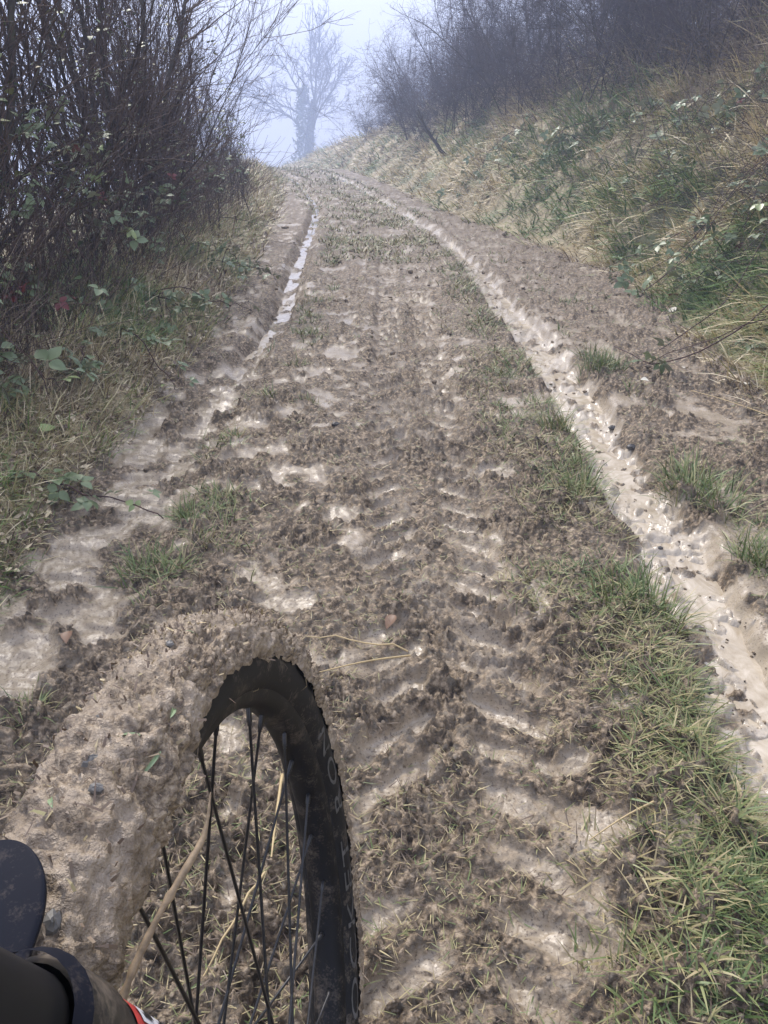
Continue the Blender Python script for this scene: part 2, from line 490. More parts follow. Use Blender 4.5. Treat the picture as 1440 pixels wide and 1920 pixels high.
def road_grass():
    L = []
    # ridge between track and right rut
    n = 3500
    d = sample_d(n, .35, 13)
    off = np.interp(d, [0, .8, 1.2, 3, 7, 12], [.05, .02, -.02, .03, .08, -.1])
    x = .5 + off + rng.normal(0, .125, n) * np.interp(d, [0, 1, 4, 12], [1.15, 1.0, .8, 1.0])
    m = ground(x, d)[1]
    pat = gn(x * 4.2, d * 3.2, 81) + .5 * gn(x * 9, d * 9, 82)
    keep = (m['rutr'] < .35) & (pat > .0 - .22 * (np.abs(x - .5) < .11)) & (x > TRACK_X + .14)
    x, d, pat = x[keep], d[keep], pat[keep]
    k = len(x); far = np.clip(d / 4, 0, 1)
    ln = np.interp(d, [.4, 1.5, 4, 12], [.048, .046, .054, .09]) * (1 + .5 * np.clip(pat, 0, .5)) * np.where(x > .52, 1.25, .85)
    wd = np.interp(d, [.4, 1.5, 4, 12], [.0030, .0030, .0045, .010])
    tone = np.clip(.45 + .5 * gn(x * 3, d * 3, 83) + np.where(x < .42, .12, 0) + rng.normal(0, .09, k), 0, .95)
    L.append(clump_blades(x, d, np.full(k, 8), np.full(k, .022) * (1 + far), ln, wd, np.where((x > .58) & (pat > .15), tone * .6, tone - .02), lean=(.5, 1.5), down=np.full(k, -.6), downf=.25, curl=(0, .9)))
    # flat muddy wisps all over the mud
    n = 15000
    d = sample_d(n, .35, 9); x = rng.uniform(-.95, 1.55, n) * np.interp(d, [.3, 1.4], [.75, 1.0])
    m = ground(x, d)[1]
    keep = (m['rutr'] < .2) & (m['rough'] > .35) & (gn(x * 2.2, d * 2.2, 84) + .3 * m['rough'] > .02)
    x, d = x[keep], d[keep]; k = len(x)
    L.append(clump_blades(x, d, np.full(k, 4), np.full(k, .02), np.interp(d, [.4, 4, 9], [.024, .034, .06]), np.interp(d, [.4, 4, 9], [.0016, .0028, .007]),
                          np.clip(.74 + rng.normal(0, .24, k), .15, 1), lean=(1.05, 1.62), curl=(-.3, .5), nseg=2, sink=.002))
    # left strip
    n = 1500
    d = sample_d(n, .8, 13); x = np.interp(d, [0, 1.2, 2, 4, 7, 12], [-.55, -.55, -.52, -.42, -.5, -.7]) + rng.normal(0, .075, n)
    pat = gn(x * 3.2, d * 2.6, 85) + .4 * gn(x * 8, d * 8, 86)
    keep = pat > .14
    x, d = x[keep], d[keep]; k = len(x)
    L.append(clump_blades(x, d, np.full(k, 8), np.full(k, .025), np.interp(d, [.8, 4, 12], [.05, .06, .09]), np.interp(d, [.8, 4, 12], [.0028, .0045, .010]),
                          np.clip(.42 + rng.normal(0, .16, k), 0, .95), lean=(.3, 1.3)))
    # far middle of the lane is turf
    n = 2500
    d = sample_d(n, 7, 42); x = .5 * (rut_left(d) + rut_right(d)) + rng.uniform(-1.1, 1.1, n) * np.interp(d, [8, 14, 25], [.45, .75, 1.0])
    keep = rng.random(n) < ss(-.35, .25, gn(x * 1.9, d * .9, 87) + .5 * gn(x * 5, d * 4, 89) + np.interp(d, [8, 20], [-.12, .15]))
    x, d = x[keep], d[keep]; k = len(x)
    L.append(clump_blades(x, d, np.full(k, 7), np.full(k, .10), np.interp(d, [8, 40], [.07, .15]), np.interp(d, [8, 40], [.010, .03]),
                          np.clip(.55 + rng.normal(0, .16, k), 0, .97), lean=(.5, 1.4), nseg=2))
    # right of the right rut: scattered tufts
    n = 900
    d = sample_d(n, .9, 8); x = rut_right(d) + rng.uniform(.17, .75, n)
    pat = gn(x * 3.6, d * 3, 88)
    keep = (pat > .16) & (x < bank_base(d) + .1)
    x, d = x[keep], d[keep]; k = len(x)
    L.append(clump_blades(x, d, np.full(k, 9), np.full(k, .03), np.full(k, .055), np.interp(d, [.8, 4, 12], [.0028, .0045, .010]),
                          np.clip(.34 + rng.normal(0, .12, k), 0, .9), lean=(.3, 1.3)))
    o = grass_obj('grass', L, M_GRASS)
    o['label'] = 'short muddy grass in strips between the wheel ruts'
road_grass()

def bank_grass():
    L = []
    n = 11000
    d = sample_d(n, 1.4, 75)
    run = rng.random(n) ** .85
    top = np.interp(d, [2, 6, 12, 25, 40], [2.2, 2.9, 3.3, 2.8, 2.4])
    x = bank_base(d) - .12 + run * top
    px = 720 + 1392 * x / (.894 * d + .1)
    keep = (px < 1720)
    x, d, run = x[keep], d[keep], run[keep]; k = len(x)
    g = gn(x * .9, d * .55, 91) + .6 * gn(x * 2.4, d * 1.6, 92)
    g = g + .5 * np.exp(-((x - 3.0) / .5) ** 2 - ((d - 11.8) / 1.4) ** 2) + .42 * np.exp(-((x - 2.0) / .6) ** 2 - ((d - 9.6) / 1.7) ** 2) + .4 * np.exp(-((x - 2.3) / .4) ** 2 - ((d - 4.4) / .7) ** 2) + .35 * np.exp(-((x - 2.1) / .25) ** 2 - ((d - 6.6) / 1.0) ** 2)
    tone = np.clip(.60 - 3.0 * np.where(g > .10, g - .10, 0) - .5 * np.minimum(g, 0) + rng.normal(0, .09, k) + .10 * ss(.55, 1, run), .02, .97)
    tall = 1 + .9 * ss(.6, 1, run)
    ln = np.interp(d, [1.5, 4, 10, 40], [.13, .20, .26, .34]) * tall * rng.uniform(.6, 1.2, k) * np.where(rng.random(k) < .14, 1.8, 1) * np.where(run < .12, .6, 1)
    wd = np.interp(d, [1.5, 4, 10, 40], [.004, .0075, .015, .045])
    dn = np.full(k, np.pi + .25)
    L.append(clump_blades(x, d, np.full(k, 12), np.interp(d, [2, 10, 40], [.07, .13, .3]), ln, wd, tone, lean=(.55, 1.75), down=dn, downf=.85, nseg=3, curl=(.1, 1.0), sink=.02))
    o = grass_obj('grass', L, M_DRY)
    o['label'] = 'long straw coloured and green grass flopping down the bank'
    L = []
    n = 4600
    d = sample_d(n, 1.3, 34)
    run = rng.random(n)
    x = edge_left(d) + .04 - run * np.interp(d, [1, 5, 12, 30], [.75, 1.1, 1.1, 1.6])
    px = 720 + 1392 * x / (.894 * d + .44)
    keep = px > -260
    x, d, run = x[keep], d[keep], run[keep]; k = len(x)
    g = gn(x * 1.4, d * .9, 93) + .6 * gn(x * 3.4, d * 2.6, 94)
    tone = np.clip(.40 - .9 * np.clip(g, -.4, .5) + np.where(rng.random(k) < .25, .5, 0) + rng.normal(0, .1, k) + .12 * ss(5, 12, d), .02, .97)
    ln = np.interp(d, [1.5, 4, 10, 40], [.10, .17, .24, .34]) * rng.uniform(.5, 1.3, k) * np.where(run < .2, .7, 1)
    wd = np.interp(d, [1.5, 4, 10, 40], [.0032, .0055, .010, .03])
    L.append(clump_blades(x, d, np.full(k, 11), np.interp(d, [2, 10, 40], [.06, .12, .3]), ln, wd, tone, lean=(.3, 1.35), down=np.full(k, -.3), downf=.45, nseg=3, curl=(.1, 1.2), sink=.015))
    o = grass_obj('grass', L, M_DRY)
    o['label'] = 'mixed green and straw grass on the verge under the hedge'
bank_grass()

# ------------------------------------------------------------------ branching plants
def walk(start, direc, length, n, wig, up, rad0, rad1):
    """random-walk polylines: start (N,3), direc (N,3) unit, length (N,)"""
    N = len(start)
    P = np.zeros((N, n, 3)); P[:, 0] = start
    dcur = direc.copy()
    st = (length / (n - 1))[:, None]
    for i in range(1, n):
        dcur = dcur + rng.normal(0, wig, (N, 3)); dcur[:, 2] += up
        dcur /= np.linalg.norm(dcur, axis=1, keepdims=True)
        P[:, i] = P[:, i - 1] + dcur * st
    t = np.linspace(0, 1, n)[None]
    R = rad0[:, None] * (1 - t) + rad1[:, None] * t
    return P, R

def children(P, R, count, tmin, tmax, ang, lf, n, wig, up, rf, rmin):
    """count branches in total off the polylines"""
    N, m, _ = P.shape
    seg = np.linalg.norm(np.diff(P, axis=1), axis=2).sum(1)
    w = seg / seg.sum()
    k = rng.choice(N, count, p=w)
    t = rng.uniform(tmin, tmax, count) * (m - 1)
    i = np.minimum(t.astype(int), m - 2); f = (t - i)[:, None]
    s = P[k, i] * (1 - f) + P[k, i + 1] * f
    T = P[k, i + 1] - P[k, i]; T /= np.linalg.norm(T, axis=1, keepdims=True) + 1e-9
    rv = rng.normal(0, 1, (count, 3)); rv -= (rv * T).sum(1, keepdims=True) * T
    rv /= np.linalg.norm(rv, axis=1, keepdims=True) + 1e-9
    a = rng.normal(ang, .22, count)[:, None]
    D = T * np.cos(a) + rv * np.sin(a)
    r0 = (R[k, i] * (1 - f[:, 0]) + R[k, i + 1] * f[:, 0]) * rf
    ln = seg[k] * lf * rng.uniform(.5, 1.25, count) * (1.15 - .6 * t / (m - 1))
    return walk(s, D, ln, n, wig, up, np.maximum(r0, rmin), np.full(count, rmin * .7))

def bark(name, stops, scale=30):
    m, N, L, B = new_mat(name)
    pos = N.new('ShaderNodeTexCoord').outputs['Object']
    n = noise_node(N, L, scale, 4, pos)
    r = ramp(N, stops); L.new(n.outputs['Fac'], r.inputs[0])
    L.new(r.outputs[0], B.inputs['Base Color']); B.inputs['Roughness'].default_value = .75
    B.inputs['Specular IOR Level'].default_value = .3
    return m
M_STEM = bark('mossy bark', [(.3, (.030, .022, .018)), (.55, (.062, .05, .035)), (.75, (.085, .088, .04))], 14)
M_TWIG = bark('red brown twigs', [(.3, (.032, .022, .017)), (.7, (.135, .088, .066))], 3)
M_TWIG2 = bark('grey brown twigs', [(.3, (.028, .022, .022)), (.7, (.11, .085, .08))], 3)
M_DEAD = bark('pale dead stems', [(.3, (.16, .12, .085)), (.7, (.34, .27, .2))], 6)
M_CANE = bark('bramble cane', [(.35, (.035, .018, .018)), (.7, (.10, .055, .045))], 20)

def shrub_mesh(height, nstems, spread, n1, n2, n3, up=.06, thick=.016, lean=.14, ang=.5, tmin=.05):
    st = np.c_[rng.normal(0, spread * .35, nstems), rng.normal(0, spread * .35, nstems), np.full(nstems, -.12)]
    D = np.c_[rng.normal(0, lean, (nstems, 2)), np.ones(nstems)]
    D /= np.linalg.norm(D, axis=1, keepdims=True)
    r0 = thick * rng.uniform(.5, 1.2, nstems)
    P0, R0 = walk(st, D, height * rng.uniform(.65, 1.1, nstems), 9, .09, .02, r0, r0 * .25)
    P1, R1 = children(P0, R0, n1, tmin, .97, ang, .40, 6, .12, up, .6, .0026)
    P2, R2 = children(P1, R1, n2, .1, .98, ang * 1.25, .52, 5, .16, up, .7, .0017)
    P3, R3 = children(P2, R2, n3, .1, 1.0, ang * 1.35, .55, 4, .2, up * .6, .8, .0012)
    stems = [(P0[i:i + 1], R0[i:i + 1]) for i in range(nstems)]
    tw = merge([tubes(P1, R1), tubes(P2, R2), tubes(P3, R3)])
    return stems, tw, (P2, P3)

def make_shrub(name, height, nstems, spread, n1, n2, n3, mtwig, thick=.016, up=.06, lean=.14, ang=.5, tmin=.05):
    root = empty(name)
    stems, tw, pp = shrub_mesh(height, nstems, spread, n1, n2, n3, up, thick, lean, ang, tmin)
    for P, R in stems:
        V, F = tubes(P, R, 6)
        link('stem', mesh_np('stem', V, F), M_STEM, root)
    t = link('twigs', mesh_np('twigs', tw[0], tw[1], smooth=False), mtwig, root)
    t['kind'] = 'stuff'
    return root

def copy_thing(src):
    c = src.copy(); COL.objects.link(c)
    for ch in list(src.children):
        k = ch.copy(); COL.objects.link(k); k.parent = c
        for g in list(ch.children):
            q = g.copy(); COL.objects.link(q); q.parent = k
    return c

hedge_src = [make_shrub('hedge_shrub', 2.6, 11, .55, 170, 720, 1900, M_TWIG, .012),
             make_shrub('hedge_shrub', 2.4, 14, .6, 190, 720, 1900, M_TWIG, .009),
             make_shrub('hedge_shrub', 2.7, 7, .4, 150, 720, 1900, M_TWIG, .024)]
hedge_spots = [  # x, d, scale, rot, source, label
    (-2.00, 2.9, 1.0, .3, 1, 'thin stemmed leafless shrub nearest the camera at the left verge'),
    (-2.05, 3.75, 1.1, 1.3, 2, 'leafless shrub with the thickest dark trunk in the left hedge'),
    (-2.75, 4.3, 1.0, 2.2, 0, 'leafless shrub standing behind the thick trunked one at the left edge'),
    (-1.95, 4.9, 1.02, 4.0, 0, 'leafless shrub with greenish mossy stems just past the thick trunk'),
    (-2.0, 6.2, 1.1, 5.2, 2, 'leafless shrub with dark upright stems in the middle of the left hedge'),
    (-2.15, 7.7, 1.0, 2.0, 1, 'reddish twigged shrub past the middle of the left hedge'),
    (-2.35, 9.2, .98, 4.5, 0, 'reddish twigged shrub before the last one of the left hedge'),
    (-3.0, 11.3, .86, 5.9, 2, 'last tall shrub at the far end of the left hedge against the fog'),
]
used = set()
for x, d, s, r, k, lab in hedge_spots:
    o = hedge_src[k] if k not in used else copy_thing(hedge_src[k])
    used.add(k)
    o.location = (x, d, float(ground(np.array([x]), np.array([d]), False)[0])); o.rotation_euler = (0, 0, r); o.scale = (s, s, s)
    tag(o, lab, 'shrub', 'leafless shrubs of the left hedge')

# low reddish scrub in front of the hedge end
low_src = make_shrub('low_scrub', .75, 14, .5, 90, 330, 500, M_TWIG, .006)
low_spots = [(-1.75, 7.4, .9, 0, 'low reddish scrub at the foot of the middle of the hedge'),
             (-1.95, 9.6, 1.0, 2, 'low reddish scrub beside the lane near the end of the hedge'),
             (-2.3, 11.6, 1.1, 4, 'low reddish scrub at the foot of the last hedge shrub'),
             (-2.75, 14.6, 1.1, 1, 'low scrub on the left verge just beyond the hedge end'),
             (-3.6, 18.5, 1.2, 3, 'low hazy scrub on the left verge farthest along the lane')]
for i, (x, d, s, r, lab) in enumerate(low_spots):
    o = low_src if i == 0 else copy_thing(low_src)
    o.location = (x, d, float(ground(np.array([x]), np.array([d]), False)[0])); o.rotation_euler = (0, 0, r); o.scale = (s, s, s)
    tag(o, lab, 'scrub', 'low scrub along the left verge')

bush_src = [make_shrub('thorn_bush', 2.6, 16, 1.5, 340, 1900, 5200, M_TWIG2, .014, .02, .34, .85, .02),
            make_shrub('thorn_bush', 2.4, 18, 1.6, 340, 1900, 5200, M_TWIG2, .012, -.04, .38, .95, .02),
            make_shrub('thorn_bush', 3.0, 12, 1.3, 320, 1900, 5200, M_TWIG2, .018, .05, .28, .75, .02)]
bush_spots = [
    (3.75, 9.2, .75, 2.2, 1, 'low tangled thorn bush above the dry grass nearest the right side'),
    (3.1, 11.6, .8, 3.6, 0, 'low tangled thorn bush hanging over the edge of the green grass patch'),
    (2.75, 14.4, .9, 5.0, 1, 'dense dark thorn bush at the front edge of the bank top'),
    (2.0, 18.2, .95, 1.5, 0, 'thorn bush at the front edge above the short dark branch'),
    (1.2, 23.5, 1.0, 4.1, 1, 'greyish thorn bush at the front edge where the bank bends left'),
    (4.6, 7.6, .85, .2, 1, 'grey brown thorn bush at the right edge above the brambles'),
    (5.9, 9.0, 1.1, 1.9, 0, 'tall thorn bush behind the dry grass in the upper right corner'),
    (4.2, 10.4, .9, 2.6, 1, 'thorn bush on the bank top next to the upper right corner one'),
    (5.3, 12.0, 1.15, 4.0, 2, 'tall thorn bush in the rear row of the bank top'),
    (3.7, 13.2, 1.0, 5.1, 0, 'darkest thorn bush on the bank top over the green grass patch'),
    (4.7, 15.4, 1.2, .7, 2, 'tall thorn bush behind the darkest one on the bank'),
    (3.1, 16.6, 1.0, 3.3, 1, 'thorn bush past the darkest one, overhanging the bank edge'),
    (3.5, 19.6, 1.2, 1.2, 0, 'thorn bush halfway along the bank with fading twigs'),
    (2.3, 22.0, 1.05, 2.4, 1, 'bluish hazed thorn bush leaning out over the dead branch'),
    (2.7, 25.5, 1.25, 4.4, 2, 'hazed thorn bush with tall pale twigs beyond the dead branch'),
    (1.2, 28.5, 1.1, 5.6, 0, 'hazed low thorn bush near the far bend of the bank'),
    (1.0, 33.0, 1.2, .5, 1, 'faint thorn bush at the far bend beside the bare tree'),
    (-.1, 36.5, .95, 2.9, 1, 'palest thorn bush at the far end next to the ivy trunk'),
]
used = set()
for x, d, s, r, k, lab in bush_spots:
    o = bush_src[k] if k not in used else copy_thing(bush_src[k])
    used.add(k)
    o.location = (x, d, float(ground(np.array([x]), np.array([d]), False)[0])); o.rotation_euler = (0, 0, r); o.scale = (s, s, s)
    tag(o, lab, 'bush', 'bare thorn bushes along the top of the bank')

# ------------------------------------------------------------------ leaves
def leaf_mesh(name, L, W, fold=.25, cup=.12, seed=0):
    r = np.random.default_rng(seed)
    t = np.array([0, .12, .32, .56, .8, 1.0]); w = np.array([.03, .55, .98, .92, .5, .02]) * W / 2
    w = w * r.uniform(.9, 1.1, 6)
    z = -cup * L * t ** 2
    V = []
    for i in range(6):
        V += [(-w[i], t[i] * L, z[i] + fold * w[i]), (0, t[i] * L, z[i]), (w[i], t[i] * L, z[i] + fold * w[i])]
    F = []
    for i in range(5):
        a = i * 3
        F += [(a, a + 1, a + 4, a + 3), (a + 1, a + 2, a + 5, a + 4)]
    return np.array(V), np.array(F)

def rot_z(V, a):
    c, s = math.cos(a), math.sin(a)
    return V @ np.array([[c, s, 0], [-s, c, 0], [0, 0, 1]])

def trefoil(name, L, seed):
    r = np.random.default_rng(seed)
    parts = []
    for a, k, off in ((0, 1.0, .35), (1.25, .85, .2), (-1.25, .85, .2)):
        V, F = leaf_mesh('x', L * k, L * .72 * k, r.uniform(.1, .4), r.uniform(.0, .35), seed + int(a * 10) + 20)
        V[:, 1] += off * L * .35
        V = rot_z(V, a + r.normal(0, .12)); V[:, 2] += r.normal(0, .006)
        parts.append((V, F))
    st, sf = tubes(np.array([[(0, -L * .9, -.002), (0, -.3 * L, .003), (0, .15 * L, 0)]]), np.full((1, 3), .0009))
    parts.append((st, sf))
    V, F = merge(parts)
    return mesh_np(name, V, F, smooth=True)

def leaf_material(name, top, under, rough=.38):
    m, N, L, B = new_mat(name)
    g = N.new('ShaderNodeNewGeometry')
    oi = N.new('ShaderNodeObjectInfo')
    tc = N.new('ShaderNodeTexCoord').outputs['Object']
    n = noise_node(N, L, 60, 3, tc)
    hi = tuple(min(1, c * 1.5) for c in top)
    c1 = mixc(N, L, oi.outputs['Random'], top, hi)
    c1 = mixc(N, L, math_node(N, L, 'MULTIPLY', n.outputs['Fac'], .5), c1, tuple(c * .6 for c in top))
    c = mixc(N, L, g.outputs['Backfacing'], c1, under)
    L.new(c, B.inputs['Base Color']); B.inputs['Roughness'].default_value = rough
    return m
M_LEAF = leaf_material('bramble leaf', (.125, .165, .075), (.33, .36, .25), .45)
M_LEAFY = leaf_material('yellow green leaf', (.20, .25, .09), (.30, .34, .18))
M_LEAFR = leaf_material('red bramble leaf', (.14, .022, .018), (.17, .06, .045), .5)
M_LEAFP = leaf_material('pale fallen leaf', (.55, .52, .42), (.62, .6, .5), .5)
M_LEAFB = leaf_material('brown fallen leaf', (.16, .09, .05), (.22, .15, .09), .5)
leaf_green = [trefoil('leaf', L, 100 + i) for i, L in enumerate((.036, .043, .050, .058))]
for me in leaf_green: me.materials.append(M_LEAF)
leaf_yel = []
leaf_red = []
for i, L in enumerate((.036, .046)):
    a = trefoil('leaf', L, 150 + i); a.materials.append(M_LEAFY); leaf_yel.append(a)
    b = trefoil('leaf', L, 160 + i); b.materials.append(M_LEAFR); leaf_red.append(b)

def thorns(P, R, n):
    """little prickles along canes"""
    N, m, _ = P.shape
    k = rng.integers(0, N, n); t = rng.uniform(0, m - 1.01, n); i = t.astype(int); f = (t - i)[:, None]
    s = P[k, i] * (1 - f) + P[k, i + 1] * f
    v = rng.normal(0, 1, (n, 3)); v /= np.linalg.norm(v, axis=1, keepdims=True)
    Q = np.stack([s, s + v * .009], 1)
    return tubes(Q, np.tile([.0016, .0002], (n, 1)))

def bramble(canes, nleaf, label, group, meshes, leafscale=1.0, thick=.0035, mat=M_CANE, spread_up=.35, lift=0.0):
    """canes: list of point lists in world (x, d, height over ground)"""
    Ps = []
    for c in canes:
        c = np.array(c, float)
        tt = np.linspace(0, len(c) - 1, 14)
        # catmull-rom
        out = []
        for t in tt:
            i = min(int(t), len(c) - 2); f = t - i
            p0 = c[max(i - 1, 0)]; p1 = c[i]; p2 = c[i + 1]; p3 = c[min(i + 2, len(c) - 1)]
            out.append(.5 * (2 * p1 + (p2 - p0) * f + (2 * p0 - 5 * p1 + 4 * p2 - p3) * f * f + (3 * p1 - p0 - 3 * p2 + p3) * f ** 3))
        out = np.array(out)
        out[:, 2] += ground(out[:, 0], out[:, 1], False)
        out += rng.normal(0, .008, out.shape)
        Ps.append(out)
    P = np.array(Ps)
    base = P[0, 0].copy()
    root = empty('bramble', tuple(base))
    tag(root, label, 'bramble', group)
    R = np.tile(np.linspace(thick, thick * .45, 14), (len(P), 1))
    for q in range(len(P)):
        V, F = merge([tubes(P[q:q + 1] - base, R[q:q + 1], 5), thorns(P[q:q + 1] - base, R[q:q + 1], 26)])
        link('cane', mesh_np('cane', V, F), mat, root)
    for j in range(nleaf):
        q = rng.integers(0, len(P)); t = rng.uniform(1.5, 12.9); i = int(t); f = t - i
        p = P[q, i] * (1 - f) + P[q, i + 1] * f
        a = rng.uniform(0, 2 * math.pi)
        me = meshes[rng.integers(0, len(meshes))]
        if meshes is leaf_green and rng.random() < .10:
            me = (leaf_yel * 4 + leaf_red[:1])[rng.integers(0, 9)]
        o = bpy.data.objects.new('leaf', me); COL.objects.link(o); o.parent = root
        off = np.array([math.cos(a), math.sin(a), rng.uniform(-.2, spread_up)]) * rng.uniform(.03, .09)
        pp = p + off
        gzz = float(ground(np.array([pp[0]]), np.array([pp[1]]), False)[0]) + .03
        pp[2] = max(pp[2], gzz)
        o.location = tuple(pp - base)
        o.rotation_euler = (rng.normal(-.15, .5), rng.normal(0, .5), a - math.pi / 2)
        s = leafscale * rng.uniform(.75, 1.25)
        o.scale = (s, s, s)
    return root

GB = 'bramble plants on the right bank'
def bank_canes(x, d, n, L=1.3, h=.35):
    out = []
    for i in range(n):
        a = rng.uniform(2.4, 4.2)
        l = L * rng.uniform(.6, 1.15); hh = h * rng.uniform(.6, 1.4)
        x0 = x + rng.normal(0, .18); d0 = d + rng.normal(0, .25)
        dx, dy = math.cos(a) * l, math.sin(a) * l
        out.append([(x0, d0, -.02), (x0 + dx * .22, d0 + dy * .22, hh * .8), (x0 + dx * .55, d0 + dy * .55, hh), (x0 + dx * .85, d0 + dy * .85, hh * .5), (x0 + dx, d0 + dy, hh * .12)])
    return out
bank_brambles = [
    (2.75, 3.9, 5, 34, 'leafy bramble low at the right edge beside the flattened grass'),
    (3.0, 4.7, 6, 46, 'dense bramble patch at the right edge halfway up the bank'),
    (3.6, 5.6, 6, 46, 'bramble patch with large grey green leaves high at the right edge'),
    (2.9, 6.0, 5, 34, 'bramble over the dark hollow in the middle of the bank'),
    (3.9, 7.2, 6, 40, 'bramble at the right edge under the thorn bush'),
    (3.3, 7.6, 5, 30, 'bramble with a high arched bare cane on the upper bank'),
    (3.2, 9.0, 5, 28, 'small leaved bramble below the tan dry grass'),
    (2.7, 10.4, 5, 26, 'bramble below the green grass patch on the bank'),
    (2.2, 12.5, 5, 24, 'bramble strip running down the bank past the green patch'),
    (2.55, 3.0, 3, 16, 'sparse bramble hanging over the mud at the right edge'),
]
for x, d, nc, nl, lab in bank_brambles:
    bramble(bank_canes(x, d, nc), int(nl * 2.0), lab, GB, leaf_green, 1.35 if d < 8 else 1.7, thick=.0035)

GL = 'bramble plants in the left hedge'
def hedge_canes(x, d, n, L=1.2, h=.9):
    out = []
    for i in range(n):
        a = rng.uniform(-1.9, .9)
        l = L * rng.uniform(.5, 1.1); hh = h * rng.uniform(.5, 1.3)
        x0 = x + rng.normal(0, .12); d0 = d + rng.normal(0, .25)
        dx, dy = math.cos(a) * l, math.sin(a) * l
        out.append([(x0, d0, -.02), (x0 + dx * .2, d0 + dy * .2, hh * .75), (x0 + dx * .5, d0 + dy * .5, hh), (x0 + dx * .8, d0 + dy * .8, hh * .8), (x0 + dx, d0 + dy, hh * .45)])
    return out
hedge_brambles = [
    (-1.75, 2.6, 5, 40, .55, .35, leaf_green, 'dark leaved bramble low at the left edge beside the verge grass'),
    (-1.85, 3.2, 5, 40, .8, .9, leaf_green, 'bramble with broad leaves climbing in front of the nearest hedge shrub'),
    (-1.9, 3.6, 4, 34, .7, 1.5, leaf_green, 'tall bramble climbing beside the thick dark trunk'),
    (-1.75, 4.4, 5, 36, .8, .75, leaf_green, 'bramble arching out below the mossy stems'),
    (-1.65, 5.3, 5, 30, .7, .5, leaf_green, 'bramble low in the grass under the middle of the hedge'),
    (-1.95, 6.4, 4, 28, .8, 1.1, leaf_green, 'bramble among the dark upright stems in mid hedge'),
    (-1.8, 8.0, 4, 24, .8, .6, leaf_green, 'bramble at the foot of the reddish twigged shrubs'),
    (-2.3, 10.8, 4, 26, .7, 1.0, leaf_green, 'dark bramble clump at the far end of the hedge'),
    (-1.35, 3.2, 4, 26, .55, .14, leaf_green, 'low bramble on the verge between the red leaves and the mud'),
    (-1.35, 4.2, 4, 26, .6, .16, leaf_green, 'low bramble on the verge below the mossy stemmed shrub'),
    (-1.45, 6.0, 4, 22, .7, .2, leaf_green, 'low bramble on the verge in front of the mid hedge'),
    (-1.42, 2.35, 3, 22, .5, .12, leaf_green, 'trailing bramble spreading over the verge towards the mud'),
]
for x, d, nc, nl, L_, h_, me, lab in hedge_brambles:
    bramble(hedge_canes(x, d, nc, L_, h_), int(nl * 1.9), lab, GL, me, 1.05)
bramble(hedge_canes(-1.85, 3.05, 3, .5, 1.0), 9, 'upright sprout with a few large yellow green leaves in the left hedge', None, leaf_yel, 1.5, thick=.003)
bramble([[(-1.62, 3.12, 0), (-1.58, 3.12, .13), (-1.52, 3.13, .20), (-1.45, 3.14, .2), (-1.38, 3.16, .16)]], 12, 'bramble shoot with dark red leaves at the left edge', None, leaf_red, 1.1, thick=.003)

# ------------------------------------------------------------------ bare tree with ivy
def far_tree(x, d):
    z = float(ground(np.array([x]), np.array([d]), False)[0])
    root = empty('bare_tree', (x, d, z))
    tag(root, 'bare tree with an ivy covered trunk fading into the fog at the bend', 'tree')
    P0, R0 = walk(np.array([[0, 0, -.3]]), np.array([[.02, 0, 1.]]), np.array([4.2]), 10, .05, .05, np.array([.30]), np.array([.17]))
    link('trunk', mesh_np('trunk', *tubes(P0, R0, 10)), M_STEM, root)
    tips = np.repeat(P0[:, -5:].reshape(-1, 3), 2, 0)
    N = len(tips)
    a = np.arange(N) * 2.4 + rng.normal(0, .3, N)
    el = rng.uniform(.35, 1.25, N)
    D = np.c_[np.cos(a) * np.cos(el), np.sin(a) * np.cos(el) * .8, np.sin(el)]
    P1, R1 = walk(tips, D, rng.uniform(3.0, 5.0, N), 9, .16, .05, np.full(N, .06), np.full(N, .022))
    for i in range(N):
        link('limb', mesh_np('limb', *tubes(P1[i:i + 1], R1[i:i + 1], 6)), M_STEM, root)
    P2, R2 = children(P1, R1, 150, .2, .98, .7, .42, 7, .18, .03, .6, .02)
    P3, R3 = children(P2, R2, 700, .15, 1, .7, .5, 5, .2, .02, .6, .012)
    P4, R4 = children(P3, R3, 2200, .15, 1, .7, .6, 4, .2, .0, .7, .008)
    t = link('twigs', mesh_np('twigs', *merge([tubes(P2, R2), tubes(P3, R3), tubes(P4, R4)])), M_TWIG2, root)
    t['kind'] = 'stuff'
    n = 1700
    zz = rng.random(n) ** 1.5 * 4.4
    aa = rng.random(n) * 2 * np.pi
    r = (np.interp(zz, [0, 1.2, 3, 4.6], [1.2, .6, .45, .22])) * rng.uniform(.45, 1.0, n) * (1 + .8 * gn(zz * 1.5, np.sin(aa) * 1.5, 4))
    pos = np.c_[np.cos(aa) * r, np.sin(aa) * r, zz]
    V, F, T = blades(pos, rng.random(n) * 6.28, np.full(n, .24), np.full(n, .16), rng.uniform(.6, 2.0, n), np.full(n, .3), rng.uniform(0, .3, n), 1)
    root.scale = (2.65, 2.65, 2.65)
    iv = link('ivy', mesh_np('ivy', V, F, dict(tone=T)), M_GRASS, root); iv['kind'] = 'stuff'
far_tree(-11.2, 118)

# smaller hazy saplings left of the tree
sap_src = make_shrub('sapling', 2.6, 5, .5, 70, 260, 500, M_TWIG2, .02)
for i, (x, d, s, r, lab) in enumerate([(-5.4, 27, 1.0, 0, 'thin hazy sapling on the left verge before the bend'),
                                       (-7.4, 36, 1.2, 2, 'faint sapling left of the bare tree in the fog')]):
    o = sap_src if i == 0 else copy_thing(sap_src)
    o.location = (x, d, float(ground(np.array([x]), np.array([d]), False)[0])); o.rotation_euler = (0, 0, r); o.scale = (s, s, s)
    tag(o, lab, 'sapling', 'hazy saplings by the bend')

